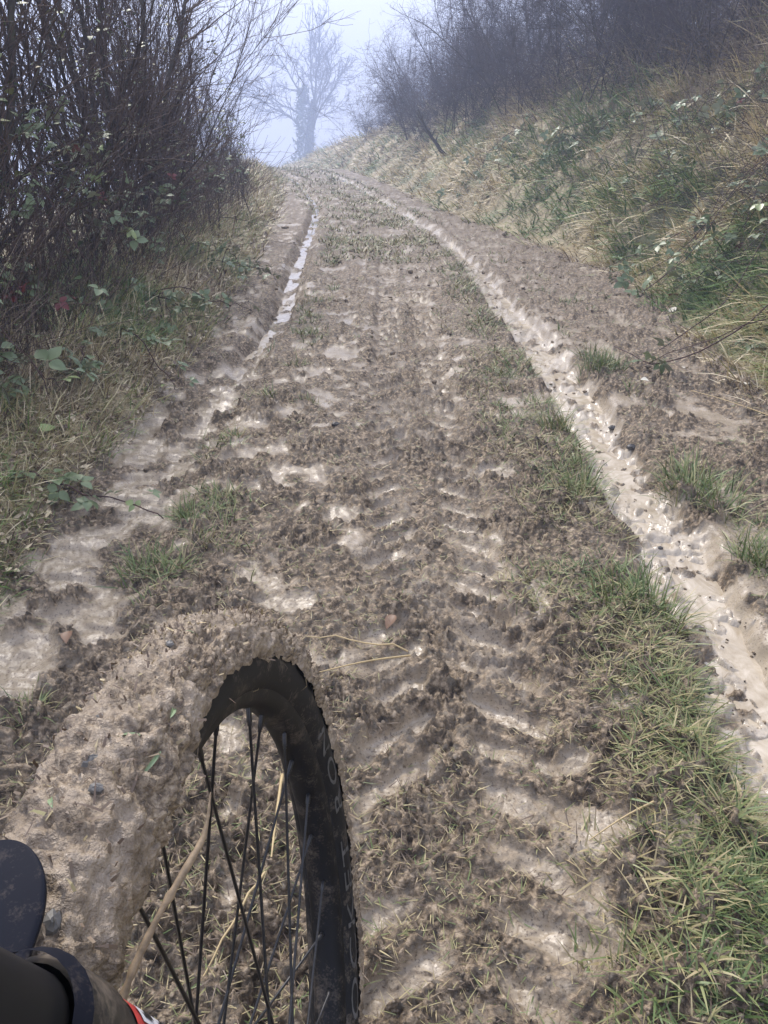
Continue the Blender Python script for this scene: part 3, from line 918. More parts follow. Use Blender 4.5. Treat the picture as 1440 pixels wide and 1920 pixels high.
# ------------------------------------------------------------------ dead stalks along bank top and hedge foot (stuff)
def dead_stalks():
    n = 3600
    d = sample_d(n, 4, 30)
    x = bank_base(d) + rng.normal(2.45, .65, n)
    z = gz(x, d)
    D = np.c_[rng.normal(-.2, .35, n), rng.normal(0, .3, n), np.ones(n)]; D /= np.linalg.norm(D, axis=1, keepdims=True)
    r = np.interp(d, [4, 30], [.0022, .006])
    P, R = walk(np.c_[x, d, z - .03], D, rng.uniform(.35, .95, n), 5, .10, -.05, r, r * .5)
    o = link('undergrowth', mesh_np('undergrowth', *tubes(P, R)), M_DEAD); o['kind'] = 'stuff'
    o['label'] = 'pale dead stalks and dry grass stems along the top of the bank'
    n = 900
    d = sample_d(n, 2.0, 16)
    x = edge_left(d) - rng.uniform(.3, 1.1, n)
    z = gz(x, d)
    D = np.c_[rng.normal(.15, .45, n), rng.normal(0, .4, n), np.ones(n)]; D /= np.linalg.norm(D, axis=1, keepdims=True)
    r = np.interp(d, [2, 16], [.0012, .004])
    P, R = walk(np.c_[x, d, z - .03], D, rng.uniform(.15, .7, n), 5, .12, -.06, r, r * .5)
    o = link('undergrowth', mesh_np('undergrowth', *tubes(P, R)), M_DEAD); o['kind'] = 'stuff'
    o['label'] = 'pale dead stalks tangled at the foot of the left hedge'
dead_stalks()

def dark_stalks():
    n = 2200
    d = sample_d(n, 2.0, 14)
    x = edge_left(d) - rng.uniform(.35, 1.3, n)
    z = gz(x, d)
    D = np.c_[rng.normal(.1, .35, n), rng.normal(0, .35, n), np.ones(n)]; D /= np.linalg.norm(D, axis=1, keepdims=True)
    r = np.interp(d, [2, 14], [.0014, .0040])
    P, R = walk(np.c_[x, d, z - .03], D, rng.uniform(.3, 1.2, n), 6, .16, -.03, r, r * .5)
    o = link('undergrowth', mesh_np('undergrowth', *tubes(P, R)), M_TWIG); o['kind'] = 'stuff'
    o['label'] = 'dark tangled stems at the foot of the left hedge'
dark_stalks()

def bank_tangle():
    n = 3400
    d = sample_d(n, 2.6, 26)
    up_ = rng.random(n)
    x = bank_base(d) + .5 + 2.4 * up_ ** np.interp(d, [3, 7, 12], [1.0, .8, .45])
    keep = gn(x * .9, d * .6, 611) + np.interp(d, [3, 6, 10, 26], [.22, .18, .0, .05]) > .02
    x, d = x[keep], d[keep]; n = len(x)
    z = gz(x, d)
    D = np.c_[rng.normal(-.35, .6, n), rng.normal(-.1, .6, n), rng.uniform(.15, 1.0, n)]; D /= np.linalg.norm(D, axis=1, keepdims=True)
    r = np.interp(d, [3, 26], [.0017, .006])
    P, R = walk(np.c_[x, d, z - .02], D, rng.uniform(.3, 1.0, n), 7, .17, -.13, r, r * .5)
    P[:, 1:, 2] = np.maximum(P[:, 1:, 2], (gz(P[:, 1:, 0].ravel(), P[:, 1:, 1].ravel()) + .02).reshape(n, -1))
    o = link('undergrowth', mesh_np('undergrowth', *tubes(P, R)), M_TWIG2); o['kind'] = 'stuff'
    o['label'] = 'dark tangle of bare bramble stems over the upper bank'
bank_tangle()

def hedge_leaves():
    n = 6500
    d = sample_d(n, 2.3, 12)
    x = edge_left(d) - .35 - np.abs(rng.normal(.35, .35, n))
    hgt = rng.random(n) ** 1.6 * 2.0
    keep = gn(x * 2 + hgt * 1.7, d * 1.7 + hgt, 621) > -.04
    x, d, hgt = x[keep], d[keep], hgt[keep]; n = len(x)
    z = ground(x, d, False) + .05 + hgt
    L_ = np.interp(d, [2.3, 12], [.030, .055]) * rng.uniform(.5, 1.2, n)
    V, F, T = blades(np.c_[x, d, z], rng.random(n) * 6.28, L_, L_ * .75, rng.uniform(.8, 2.2, n), rng.uniform(.1, .9, n), np.clip(rng.normal(.22, .18, n), 0, 1), 3)
    o = link('foliage', mesh_np('foliage', V, F, dict(tone=T)), M_GRASS); o['kind'] = 'stuff'
    o['label'] = 'small dark evergreen leaves scattered through the left hedge'
hedge_leaves()

# ------------------------------------------------------------------ crumbs of earth
def mud_crumbs():
    ph = (1 + 5 ** .5) / 2
    I = np.array([(-1, ph, 0), (1, ph, 0), (-1, -ph, 0), (1, -ph, 0), (0, -1, ph), (0, 1, ph), (0, -1, -ph), (0, 1, -ph), (ph, 0, -1), (ph, 0, 1), (-ph, 0, -1), (-ph, 0, 1)]) / 1.9
    T = np.array([(0, 11, 5), (0, 5, 1), (0, 1, 7), (0, 7, 10), (0, 10, 11), (1, 5, 9), (5, 11, 4), (11, 10, 2), (10, 7, 6), (7, 1, 8), (3, 9, 4), (3, 4, 2), (3, 2, 6), (3, 6, 8), (3, 8, 9), (4, 9, 5), (2, 4, 11), (6, 2, 10), (8, 6, 7), (9, 8, 1)])
    n = 36000
    d = sample_d(n, .35, 12); x = rng.uniform(-1.0, 1.0, n) * (.75 * (.894 * d + .44)) + np.interp(d, [0, 6, 12], [.1, .2, -.1])
    z, m = ground(x, d)
    keep = (m['mud'] > .9) & (m['rough'] > .55) & (gn(x * 5, d * 5, 501) + .5 * gn(x * 15, d * 15, 502) > -.05) & (m['rutr'] < .5) | ((m['rutr'] > .5) & (rng.random(n) < .9))
    x, d, z = x[keep][:5500], d[keep][:5500], z[keep][:5500]; k = len(x)
    r = np.interp(d, [.4, 1.5, 4, 12], [.0017, .0020, .0050, .014]) * np.exp(rng.normal(0, .45, k))
    V = I[None] * (1 + rng.normal(0, .22, (k, 12, 1))) * np.stack([r * rng.uniform(.8, 1.6, k), r * rng.uniform(.8, 1.6, k), r * rng.uniform(.6, 1.0, k)], -1)[:, None]
    a = rng.random(k) * 6.283; c, s_ = np.cos(a)[:, None], np.sin(a)[:, None]
    V = np.stack([V[..., 0] * c - V[..., 1] * s_, V[..., 0] * s_ + V[..., 1] * c, V[..., 2]], -1)
    V += np.stack([x, d, z + r * .3], -1)[:, None]
    F = (T[None] + (np.arange(k) * 12)[:, None, None]).reshape(-1, 3)
    tn = np.repeat(rng.uniform(.5, 1, k), 12)
    o = link('mud_crumbs', mesh_np('mud_crumbs', V.reshape(-1, 3), F, dict(rough=tn, mud=np.ones(k * 12), rutr=np.zeros(k * 12)), smooth=True), M_MUD)
    o['kind'] = 'stuff'; o['label'] = 'loose crumbs of dark earth scattered over the churned lane'
mud_crumbs()

# ------------------------------------------------------------------ things lying on the ground
def ray_ground(px, py):
    zc = 1525. / (py - 264.); d = zc * 1.118 - .49
    return (px - 720) * zc / 1392., d

def grass_tuft(px, py, n, rad_, ln, tone, label):
    x, d = ray_ground(px, py)
    cx = np.full(6, x) + rng.normal(0, rad_ * .5, 6); cy = np.full(6, d) + rng.normal(0, rad_ * .6, 6)
    V, F, T = clump_blades(cx, cy, np.full(6, n // 6), np.full(6, rad_ * .6), np.full(6, ln), np.full(6, .0036), np.full(6, tone), lean=(.1, 1.15), curl=(.3, 1.4))
    z = float(gz(np.array([x]), np.array([d]))[0])
    o = link('grass_tuft', mesh_np('grass_tuft', V - np.array([x, d, z]), F, dict(tone=T)), M_GRASS)
    o.location = (x, d, z)
    tag(o, label, 'grass tuft', 'separate grass tufts on the lane')
grass_tuft(1310, 930, 330, .11, .12, .30, 'big bushy grass tuft right of the wet rut')
grass_tuft(1115, 695, 260, .10, .11, .28, 'grass tuft on the mud right of the rut, farther up the lane')
grass_tuft(1040, 815, 150, .06, .10, .40, 'yellowish grass tuft on the left rim of the wet rut')
grass_tuft(1105, 935, 220, .09, .09, .38, 'grass tuft left of the wet rut opposite the big bushy one')
grass_tuft(1415, 1060, 160, .06, .10, .30, 'grass tuft at the right edge beside the wet rut')
grass_tuft(290, 1065, 200, .07, .075, .25, 'short green tuft in the mud left of the wheel track')
grass_tuft(345, 965, 120, .05, .065, .30, 'small tuft just behind the short green one left of the lane middle')
grass_tuft(1190, 1130, 300, .10, .09, .34, 'dense tuft on the grassy ridge beside the bend of the rut')

def ground_leaf(px, py, L, mat, label, seed):
    x, d = ray_ground(px, py)
    V, F = leaf_mesh('leaf', L, L * .7, .35, .25, seed)
    o = link('fallen_leaf', mesh_np('fallen_leaf', V, F), mat)
    o.location = (x, d, float(gz(np.array([x]), np.array([d]))[0]) + (.035 if px > 1200 or px < 300 else .018))
    o.rotation_euler = (rng.normal(0, .25), rng.normal(0, .3), rng.uniform(0, 6.28))
    tag(o, label, 'leaf', 'fallen leaves')
for i, (px, py, L, mt, lab) in enumerate([
    (1262, 588, .075, M_LEAFP, 'pale cream leaf lying on the grass under the right brambles'),
    (1330, 570, .06, M_LEAFP, 'pale curled leaf just right of the cream leaf on the bank foot'),
    (1345, 538, .05, M_LEAFP, 'small whitish leaf above the other pale leaves at the bank foot'),
    (1280, 702, .05, M_LEAFP, 'whitish leaf on the mud below the bank brambles'),
    (1212, 735, .04, M_LEAFP, 'small pale leaf on the mud right of the rut'),
    (1395, 738, .045, M_LEAFP, 'pale leaf on the mud at the right edge'),
    (275, 625, .06, M_LEAFP, 'whitish leaf in the verge grass on the left'),
    (92, 910, .045, M_LEAFP, 'pale leaf near the mud edge on the left verge'),
    (90, 870, .06, M_LEAFY, 'yellow green leaf lying at the verge edge on the left'),
    (128, 1185, .035, M_LEAFB, 'dark leaf scrap on the mud left of the wheel'),
    (740, 1160, .04, M_LEAFB, 'dark leaf scrap in the mud ahead of the wheel'),
    (330, 680, .05, M_LEAFB, 'orange brown leaf at the edge of the left verge')]):
    ground_leaf(px, py, L, mt, lab, 300 + i)

def straw(p0, p1, r, label, lift=.015):
    a = ray_ground(*p0); b = ray_ground(*p1)
    t = np.linspace(0, 1, 8)
    x = a[0] + (b[0] - a[0]) * t; d = a[1] + (b[1] - a[1]) * t
    z = gz(x, d); z = np.maximum(np.interp(t, [0, 1], [z[0], z[-1]]), z - .004) + lift * .6 + .006 * np.sin(t * 3.1)
    P = np.c_[x, d, z]; b0 = P[0].copy()
    V, F = tubes((P - b0)[None], (np.linspace(r, r * .5, 8))[None], 5)
    o = link('straw_stalk', mesh_np('straw_stalk', V, F), M_STRAW); o.location = tuple(b0)
    tag(o, label, 'straw', 'loose straw stalks')
M_STRAW = plain('straw', (.50, .38, .19), .5, .2, 30)
straw((765, 1212), (575, 1202), .0022, 'pale straw stalk lying flat just beyond the top of the wheel')
straw((770, 1220), (600, 1290), .0024, 'straw stalk slanting towards the tyre below the flat one')
straw((1215, 1550), (1100, 1600), .0020, 'short straw stalk on the mud beside the lower right grass')
straw((530, 1460), (512, 1640), .0030, 'pale straw stalk on the ground seen between the spokes')
straw((500, 1660), (385, 1850), .0024, 'yellowish grass stalk on the ground behind the spokes')
straw((300, 695), (215, 720), .0022, 'straw stalk poking out of the left verge')
straw((1440, 790), (1290, 730), .0022, 'long thin stalk on the mud at the right edge')

def stone(px, py, s, label, col):
    x, d = ray_ground(px, py)
    s = s * .6
    n1, n2 = 10, 7
    u = np.linspace(0, 2 * np.pi, n1, endpoint=False); v = np.linspace(.15, np.pi - .15, n2)
    U, W = np.meshgrid(u, v)
    r = s * (1 + .35 * gn(U * 1.3 + px, W * 1.7, 5) + .2 * gn(U * 3, W * 3 + py, 6))
    P = np.c_[(np.cos(U) * np.sin(W) * r * 1.25).ravel(), (np.sin(U) * np.sin(W) * r).ravel(), (np.cos(W) * r * .65).ravel()]
    i = np.arange(n1 * n2).reshape(n2, n1)
    F = np.stack([i[:-1], np.roll(i[:-1], -1, 1), np.roll(i[1:], -1, 1), i[1:]], -1).reshape(-1, 4)
    o = link('stone', mesh_np('stone', P, F, smooth=False), col)
    o.location = (x, d, float(gz(np.array([x]), np.array([d]))[0]) + s * .05)
    tag(o, label, 'stone', 'small stones in the mud')
M_STONE = plain('dark flint', (.05, .046, .042), .5, .5, 60)
stone(630, 800, .022, 'dark stone lying alone in the middle of the lane', M_STONE)
stone(1185, 835, .026, 'dark stone on the right edge of the wet rut, farther one', M_STONE)
stone(1150, 795, .022, 'dark flat stone in the wet rut above the farther edge stone', M_STONE)
stone(1165, 975, .02, 'black stone on the left rim of the wet rut below the tuft', M_STONE)
stone(1330, 1275, .02, 'black stone where the ridge grass meets the near wet rut', M_STONE)
stone(1240, 1015, .012, 'small dark pebble standing in the wet rut', M_STONE)

def leaf_litter():
    n = 5200
    d = sample_d(n, 1.4, 12)
    x = edge_left(d) + .06 - rng.random(n) ** 1.2 * 1.1
    z = gz(x, d)
    L_ = np.interp(d, [1.4, 12], [.018, .055]) * rng.uniform(.6, 1.4, n)
    V, F, T = blades(np.c_[x, d, z + .01], rng.random(n) * 6.28, L_, L_ * .7, rng.uniform(.7, 1.9, n), rng.uniform(-.4, .8, n), np.clip(rng.normal(.9, .12, n), .3, 1), 2)
    o = link('leaf_litter', mesh_np('leaf_litter', V, F, dict(tone=T)), M_DRY); o['kind'] = 'stuff'
    o['label'] = 'brown leaf litter in the grass under the left hedge'
leaf_litter()

# bare bramble runners on the right verge
def runner(pts, r, label):
    P = []
    for (px, py, h) in pts:
        x, d = ray_ground(px, py); P.append((x, d, h))
    P = np.array(P); t = np.linspace(0, len(P) - 1, 16)
    Q = np.c_[[np.interp(t, np.arange(len(P)), P[:, i]) for i in range(3)]].T
    Q[:, 2] += gz(Q[:, 0], Q[:, 1]) ; Q[1:-1] = (Q[:-2] + 2 * Q[1:-1] + Q[2:]) / 4
    b = Q[0].copy(); Q = Q - b
    R = np.linspace(r, r * .5, 16)
    V, F = merge([tubes(Q[None], R[None], 6), thorns(Q[None], R[None], 30)])
    o = link('bramble_runner', mesh_np('bramble_runner', V, F), M_CANE); o.location = tuple(b)
    tag(o, label, 'bramble runner', 'bare bramble runners on the right verge')
runner([(1500, 640, .25), (1400, 668, .16), (1290, 690, .06), (1215, 700, .03), (1150, 660, .03)], .0045, 'dark bare runner curving from the right bank onto the mud')
runner([(1500, 560, .30), (1400, 600, .22), (1310, 640, .10), (1235, 665, .03)], .0045, 'straight bare runner slanting down above the curved one')
runner([(1500, 500, .3), (1380, 515, .28), (1270, 545, .18), (1200, 575, .08)], .004, 'thin bare runner arching from the brambles over the verge grass')

def dead_branch(x, d, ang, L, label):
    z = float(ground(np.array([x]), np.array([d]), False)[0])
    P, R = walk(np.array([[0, 0, 0.]]), np.array([[math.cos(ang), 0, math.sin(ang)]]), np.array([L]), 8, .12, .0, np.array([.05]), np.array([.015]))
    P1, R1 = children(P, R, 7, .3, .95, .7, .35, 5, .15, .02, .5, .008)
    o = link('dead_branch', mesh_np('dead_branch', *merge([tubes(P, R, 6), tubes(P1, R1, 4)])), M_STEM); o.location = (x, d, z)
    tag(o, label, 'branch', 'fallen branches on the far bank')
dead_branch(1.35, 18.0, 2.4, 1.1, 'dark dead branch sticking up from the far bank under the bushes')
dead_branch(.75, 19.5, .5, .8, 'short dark branch lying on the bank grass below the dead branch')

# ------------------------------------------------------------------ bicycle: front wheel, fork
WC = np.array([-.0985, .2676, .355]); YAW, LEAN = .0643, -.1195
fw = np.array([math.sin(YAW), math.cos(YAW), 0]); rt = np.array([math.cos(YAW), -math.sin(YAW), 0]); upv = np.array([0, 0, 1.])
wn_ = rt * math.cos(LEAN) - upv * math.sin(LEAN); wu = upv * math.cos(LEAN) + rt * math.sin(LEAN)
contact = WC - wu * .355
bike = empty('bicycle', tuple(contact))
tag(bike, 'mountain bike front wheel caked in mud with black spokes and fork', 'bicycle')
Wm = np.stack([fw, wn_, wu], 1)       # local (forward, right, up) -> world

def W2L(P):
    """wheel coordinates (forward, right, up from the axle) to bicycle-local"""
    return np.asarray(P) @ Wm.T + (WC - contact)

def bmat(name, col, rough=.4, spec=.5, mudamt=.5, scale=18):
    m, N, L, B = new_mat(name)
    tc = N.new('ShaderNodeTexCoord').outputs['Object']
    n = noise_node(N, L, scale, 6, tc, .7); n2 = noise_node(N, L, scale * 14, 3, tc)
    s = math_node(N, L, 'ADD', n.outputs['Fac'], math_node(N, L, 'MULTIPLY', n2.outputs['Fac'], .4))
    r = ramp(N, [(.72, (0, 0, 0)), (.92, (mudamt, mudamt, mudamt))]); L.new(s, r.inputs[0])
    c = mixc(N, L, r.outputs[0], col, (.26, .21, .16))
    L.new(c, B.inputs['Base Color'])
    B.inputs['Roughness'].default_value = rough; B.inputs['Specular IOR Level'].default_value = spec
    return m
M_TYRE = bmat('black tyre rubber', (.009, .009, .0095), .6, .22, .45, 26)
M_RIM = bmat('black anodised rim', (.006, .006, .0065), .5, .2, .32, 30)
M_SPOKE = bmat('black spokes', (.010, .010, .011), .35, .5, .12, 60)
M_FORK = bmat('black fork paint', (.012, .012, .014), .3, .5, .5, 30)
M_GUARD = bmat('dark blue grey plastic', (.0075, .009, .016), .6, .14, .20, 70)
M_ALLOY = plain('grey blue alloy', (.008, .009, .012), .45, .2, 20, spec=.25)
M_PRINT = plain('faded grey print', (.085, .083, .08), .6, .35, 90)

def ring(prof, n=220, a0=0, a1=2 * np.pi, closed=True):
    """revolve a closed profile (radius, right-offset) about the axle"""
    prof = np.array(prof, float); k = len(prof)
    a = np.linspace(a0, a1, n, endpoint=not closed)
    V = np.stack([prof[None, :, 0] * np.cos(a)[:, None], np.repeat(prof[None, :, 1], n, 0), prof[None, :, 0] * np.sin(a)[:, None]], -1)
    i = np.arange(n * k).reshape(n, k)
    j = np.roll(i, -1, 0) if closed else i[1:]
    i0 = i if closed else i[:-1]
    F = np.stack([i0, np.roll(i0, -1, 1), np.roll(j, -1, 1), j], -1).reshape(-1, 4)
    return W2L(V.reshape(-1, 3)), F

RC, TR = .3275, .0275
ta = np.linspace(0, 2 * np.pi, 20, endpoint=False)
tyre = link('tyre', mesh_np('tyre', *ring(np.c_[RC + TR * np.cos(ta), TR * np.sin(ta)])), M_TYRE, bike)
rimp = [(.314, .0165), (.3125, .0185), (.306, .0175), (.299, .0155), (.2945, .010), (.2925, .004), (.2925, -.004), (.2945, -.010), (.299, -.0155), (.306, -.0175), (.3125, -.0185), (.314, -.0165)]
rim = link('rim', mesh_np('rim', *ring(rimp)), M_RIM, bike)
# rim joint, a pale thin line
link('rim_joint', mesh_np('rim_joint', *ring([(r - .0006, o * 1.02) for r, o in rimp[2:10]], 2, 1.345, 1.350, False)), M_DEAD, rim)
hub = [(-.050, .010), (-.038, .010), (-.036, .028), (-.030, .028), (-.026, .016), (.026, .016), (.030, .028), (.036, .028), (.038, .010), (.050, .010)]
hp = np.array([[(0, o, 0) for o, r in hub]], float)
V, F = tubes(hp, np.array([[r for o, r in hub]]), 24)
link('hub', mesh_np('hub', W2L(V), F, smooth=False), M_RIM, bike)
# spokes: 32, three cross
for k in range(32):
    side = 1 if k % 2 == 0 else -1
    lead = 1 if (k // 2) % 2 == 0 else -1
    ar = k * 2 * math.pi / 32 + .055
    ah = ar + lead * 1.15
    p1 = np.array([.2925 * math.cos(ar), side * .003, .2925 * math.sin(ar)])
    p0 = np.array([.026 * math.cos(ah), side * .031, .026 * math.sin(ah)])
    dv = (p0 - p1) / np.linalg.norm(p0 - p1)
    pts = np.array([[p1 - dv * .002, p1 + dv * .011, p1 + dv * .0112, p1 + dv * .014, p1 + dv * .0142, p0]])
    rr_ = np.array([[.0023, .0023, .0018, .0018, .00125, .00125]])
    V, F = tubes(W2L(pts.reshape(-1, 3)).reshape(1, -1, 3), rr_, 7)
    link('spoke', mesh_np('spoke', V, F), M_SPOKE, rim)

def crust():
    n, k = 1200, 88
    a = np.linspace(0, 2 * np.pi, n, endpoint=False)
    s = np.linspace(-1, 1, k)
    A, S = np.meshgrid(a, s, indexing='ij')
    arc = A * .36
    rear = ss(1.25, 1.75, A) * (1 - ss(4.6, 5.2, A))          # rear half: caked over the sidewall too
    ext = np.where(S > 0, (1.42 - .12 * ss(.35, -.1, A - 6.283 * (A > 4.7))) + .66 * rear, 1.35 + .6 * rear) + (.34 * gn(arc * 19, S * 0 + np.sign(S), 401) + .22 * gn(arc * 70, S * 0 + np.sign(S), 402)) * (1 + .8 * rear)
    th = S * ext                                             # angle around the tyre section, 0 = tread top
    thick = (.0105 + .0025 * rear) * (1 - np.abs(S) ** 7 * .9) * np.clip(.25 + .75 * np.cos(th / 1.25), .2, 1)
    q = th * .034
    bl = lambda f, sd: np.abs(gn(arc * f, q * f, sd)) * 1.9
    wa = arc + .006 * gn(arc * 60, q * 60, 416) + .003 * gn(arc * 140, q * 140, 417)
    disp = (.006 * gn(arc * 15, q * 15, 410) + .0035 * gn(wa * 30, q * 30, 411) + .0040 * (ss(-.06, .09, gn(wa * 85, q * 85, 415)) - .4) + .0032 * (ss(-.06, .1, gn(wa * 150, q * 150, 418)) - .4) + .002 * (bl(105, 412) - .4) + .0034 * (bl(230, 413) - .4) + .0012 * gn(arc * 480, q * 480, 414))
    smear = ss(-.12, .22, gn(arc * 17, q * 22, 433) + .4 * gn(arc * 50, q * 50, 434))
    disp *= (1 - np.abs(S) ** 5 * .55) * (.6 + .4 * smear)
    disp += .0035 * gn(arc * 7, q * 9, 435)
    r = .0285 + np.maximum(thick + disp, -.0045 * (np.abs(S) > .9))
    wid = .98
    R = RC + r * np.cos(th)
    O = r * np.sin(th) * wid + .0015 * gn(arc * 9, q * 9, 420)
    V = np.stack([R * np.cos(A), O, R * np.sin(A)], -1).reshape(-1, 3)
    i = np.arange(n * k).reshape(n, k)
    j = np.roll(i, -1, 0)
    F = np.stack([i[:, :-1], i[:, 1:], j[:, 1:], j[:, :-1]], -1).reshape(-1, 4)
    rough = smear
    me = mesh_np('mud_crust', W2L(V), F, dict(rough=rough.ravel() * .85, mud=np.ones(n * k), rutr=np.zeros(n * k)))
    return link('mud_crust', me, M_CRUST, bike)

def crust_material():
    m, N, L, B = new_mat('caked mud with bits')
    tc = N.new('ShaderNodeTexCoord').outputs['Object']
    rough = attr_node(N, 'rough')
    n1 = noise_node(N, L, 45, 6, tc); n2 = noise_node(N, L, 240, 4, tc); n3 = noise_node(N, L, 700, 2, tc)
    a = ramp(N, [(.3, (.09, .067, .045)), (.47, (.24, .187, .13)), (.70, (.47, .385, .29))]); L.new(n1.outputs['Fac'], a.inputs[0])
    b = ramp(N, [(.35, (.035, .024, .015)), (.48, (.20, .148, .095)), (.66, (.52, .415, .285))]); L.new(n2.outputs['Fac'], b.inputs[0])
    c = mixc(N, L, math_node(N, L, 'ADD', .25, math_node(N, L, 'MULTIPLY', rough, .6)), a.outputs[0], b.outputs[0])
    L.new(c, B.inputs['Base Color'])
    mr = N.new('ShaderNodeMapRange'); L.new(n1.outputs['Fac'], mr.inputs[0]); mr.inputs[1].default_value = .3; mr.inputs[2].default_value = .7
    mr.inputs[3].default_value = .7; mr.inputs[4].default_value = .28
    L.new(mr.outputs[0], B.inputs['Roughness'])
    h = math_node(N, L, 'ADD', n2.outputs['Fac'], math_node(N, L, 'MULTIPLY', n3.outputs['Fac'], .5))
    bp = N.new('ShaderNodeBump'); bp.inputs['Distance'].default_value = .003; bp.inputs['Strength'].default_value = .8
    L.new(h, bp.inputs['Height']); L.new(bp.outputs[0], B.inputs['Normal'])
    return m
M_CRUST = crust_material()
crust_o = crust()

def on_tyre(a, th, out=.039):
    R = RC + out * math.cos(th)
    P = np.array([R * math.cos(a), out * math.sin(th), R * math.sin(a)])
    nrm = np.array([math.cos(th) * math.cos(a), math.sin(th), math.cos(th) * math.sin(a)])
    return P, nrm

def bit(name, a, th, shape, mat, s, spin):
    P, nr = on_tyre(a, th, .0395 if shape == 'pebble' else .043)
    if shape == 'pebble':
        u = np.linspace(0, 2 * np.pi, 8, endpoint=False); v = np.linspace(.2, np.pi - .2, 5)
        U, Wv = np.meshgrid(u, v)
        r = s * (1 + .4 * gn(U + a * 9, Wv * 2 + th, 3))
        Q = np.c_[(np.cos(U) * np.sin(Wv) * r * 1.3).ravel(), (np.sin(U) * np.sin(Wv) * r).ravel(), (np.cos(Wv) * r * .7).ravel()]
        i = np.arange(40).reshape(5, 8)
        F = np.stack([i[:-1], np.roll(i[:-1], -1, 1), np.roll(i[1:], -1, 1), i[1:]], -1).reshape(-1, 4)
        top = np.concatenate([F, [[0, 1, 2, 3], [0, 3, 4, 7], [4, 5, 6, 7]]])
        F = top
    else:
        Q, F = leaf_mesh('x', s, s * (.13 if shape == 'blade' else .6), .5, .5, int(a * 100))
        Q[:, 1] -= s / 2
    t1 = np.cross(nr, [0.3, 1, .2]); t1 /= np.linalg.norm(t1); t2 = np.cross(nr, t1)
    e1 = t1 * math.cos(spin) + t2 * math.sin(spin); e2 = -t1 * math.sin(spin) + t2 * math.cos(spin)
    L_ = P + Q[:, :1] * e1 + Q[:, 1:2] * e2 + Q[:, 2:3] * nr
    link(name, mesh_np(name, W2L(L_), F, smooth=False), mat, crust_o)
M_PEB = plain('grey pebble', (.12, .115, .105), .45, .4, 200)
M_SCRAP = plain('green grass scrap', (.20, .27, .14), .5, .25, 60)
def debris():
    """specks of grit, root and straw pressed into the mud on the tyre"""
    Vs, Fs, off = [], [], 0
    for q in range(1000):
        a = rng.uniform(.2, 2.2); th = rng.normal(.1, .6)
        P, nr = on_tyre(a, th, rng.uniform(.0385, .0425))
        t1 = np.cross(nr, rng.normal(0, 1, 3)); t1 /= np.linalg.norm(t1); t2 = np.cross(nr, t1)
        l = .0010 + .006 * rng.random() ** 3; w = rng.uniform(.0004, .0009)
        Q = np.array([P - t1 * l - t2 * w, P - t1 * l + t2 * w, P + t2 * w * .8 + nr * .003, P + t1 * l + nr * rng.uniform(-.002, .005), P - t2 * w * .8 + nr * .003])
        Vs.append(Q); Fs += [(off, off + 1, off + 2), (off, off + 2, off + 4), (off + 4, off + 2, off + 3)]; off += 5
    V = np.concatenate(Vs)
    o = link('debris', mesh_np('debris', W2L(V), np.array(Fs), dict(tone=np.repeat(np.clip(rng.normal(.95, .10, 1000), .1, 1), 5)), smooth=False), M_GRASS, crust_o)
    o['kind'] = 'stuff'
debris()
for (a, th, s) in ((1.60, .15, .006), (1.64, .35, .0045), (1.52, -.1, .004), (1.80, .45, .006), (1.9, .3, .009), (1.3, .1, .004)):
    bit('pebble', a, th, 'pebble', M_PEB, s * .7, a * 7)
for (a, th, s, sp) in ((1.55, .4, .014, .4), (1.66, -.1, .018, 1.2), (1.47, .75, .020, 2.0), (1.58, .8, .016, -.9), (1.75, -.5, .010, .6), (1.25, .3, .012, 2.6)):
    bit('grass_scrap', a, th, 'blade', M_SCRAP, s, sp)
for (a, th, s, sp) in ((1.2, .2, .014, .3), (1.35, -.3, .012, 1.6), (1.1, .5, .014, 2.5), (1.15, -.2, .014, .2)):
    bit('straw_scrap', a, th, 'blade', M_STRAW, s, sp)

# sidewall lettering
def sidewall_text(txt, a0, size):
    import bmesh
    cursor = 0.0
    for chx in txt:
        if chx == ' ':
            cursor += size * .5; continue
        cu = bpy.data.curves.new('letter', 'FONT'); cu.body = chx; cu.size = size; cu.resolution_u = 3
        tmp = bpy.data.objects.new('letter', cu); COL.objects.link(tmp)
        me = bpy.data.meshes.new_from_object(tmp.evaluated_get(bpy.context.evaluated_depsgraph_get()))
        bpy.data.objects.remove(tmp)
        bm = bmesh.new(); bm.from_mesh(me)
        bmesh.ops.triangulate(bm, faces=bm.faces[:]); bm.to_mesh(me); bm.free()
        wdt = max(v.co.x for v in me.vertices)
        for v in me.vertices:
            x, y = v.co.x + cursor, v.co.y
            th = 1.66 + (y / size) * .75                    # round the section: letters' tops towards the hub
            a = a0 + 1.75 * x / .34
            r_ = TR + .0006
            R = RC + r_ * math.cos(th); o = r_ * math.sin(th)
            v.co = W2L(np.array([[R * math.cos(a), o, R * math.sin(a)]]))[0]
        me.materials.append(M_PRINT)
        link('letter', me, None, tyre)
        cursor += wdt + size * .10
sidewall_text('ROCKET RON', -.97, .034)

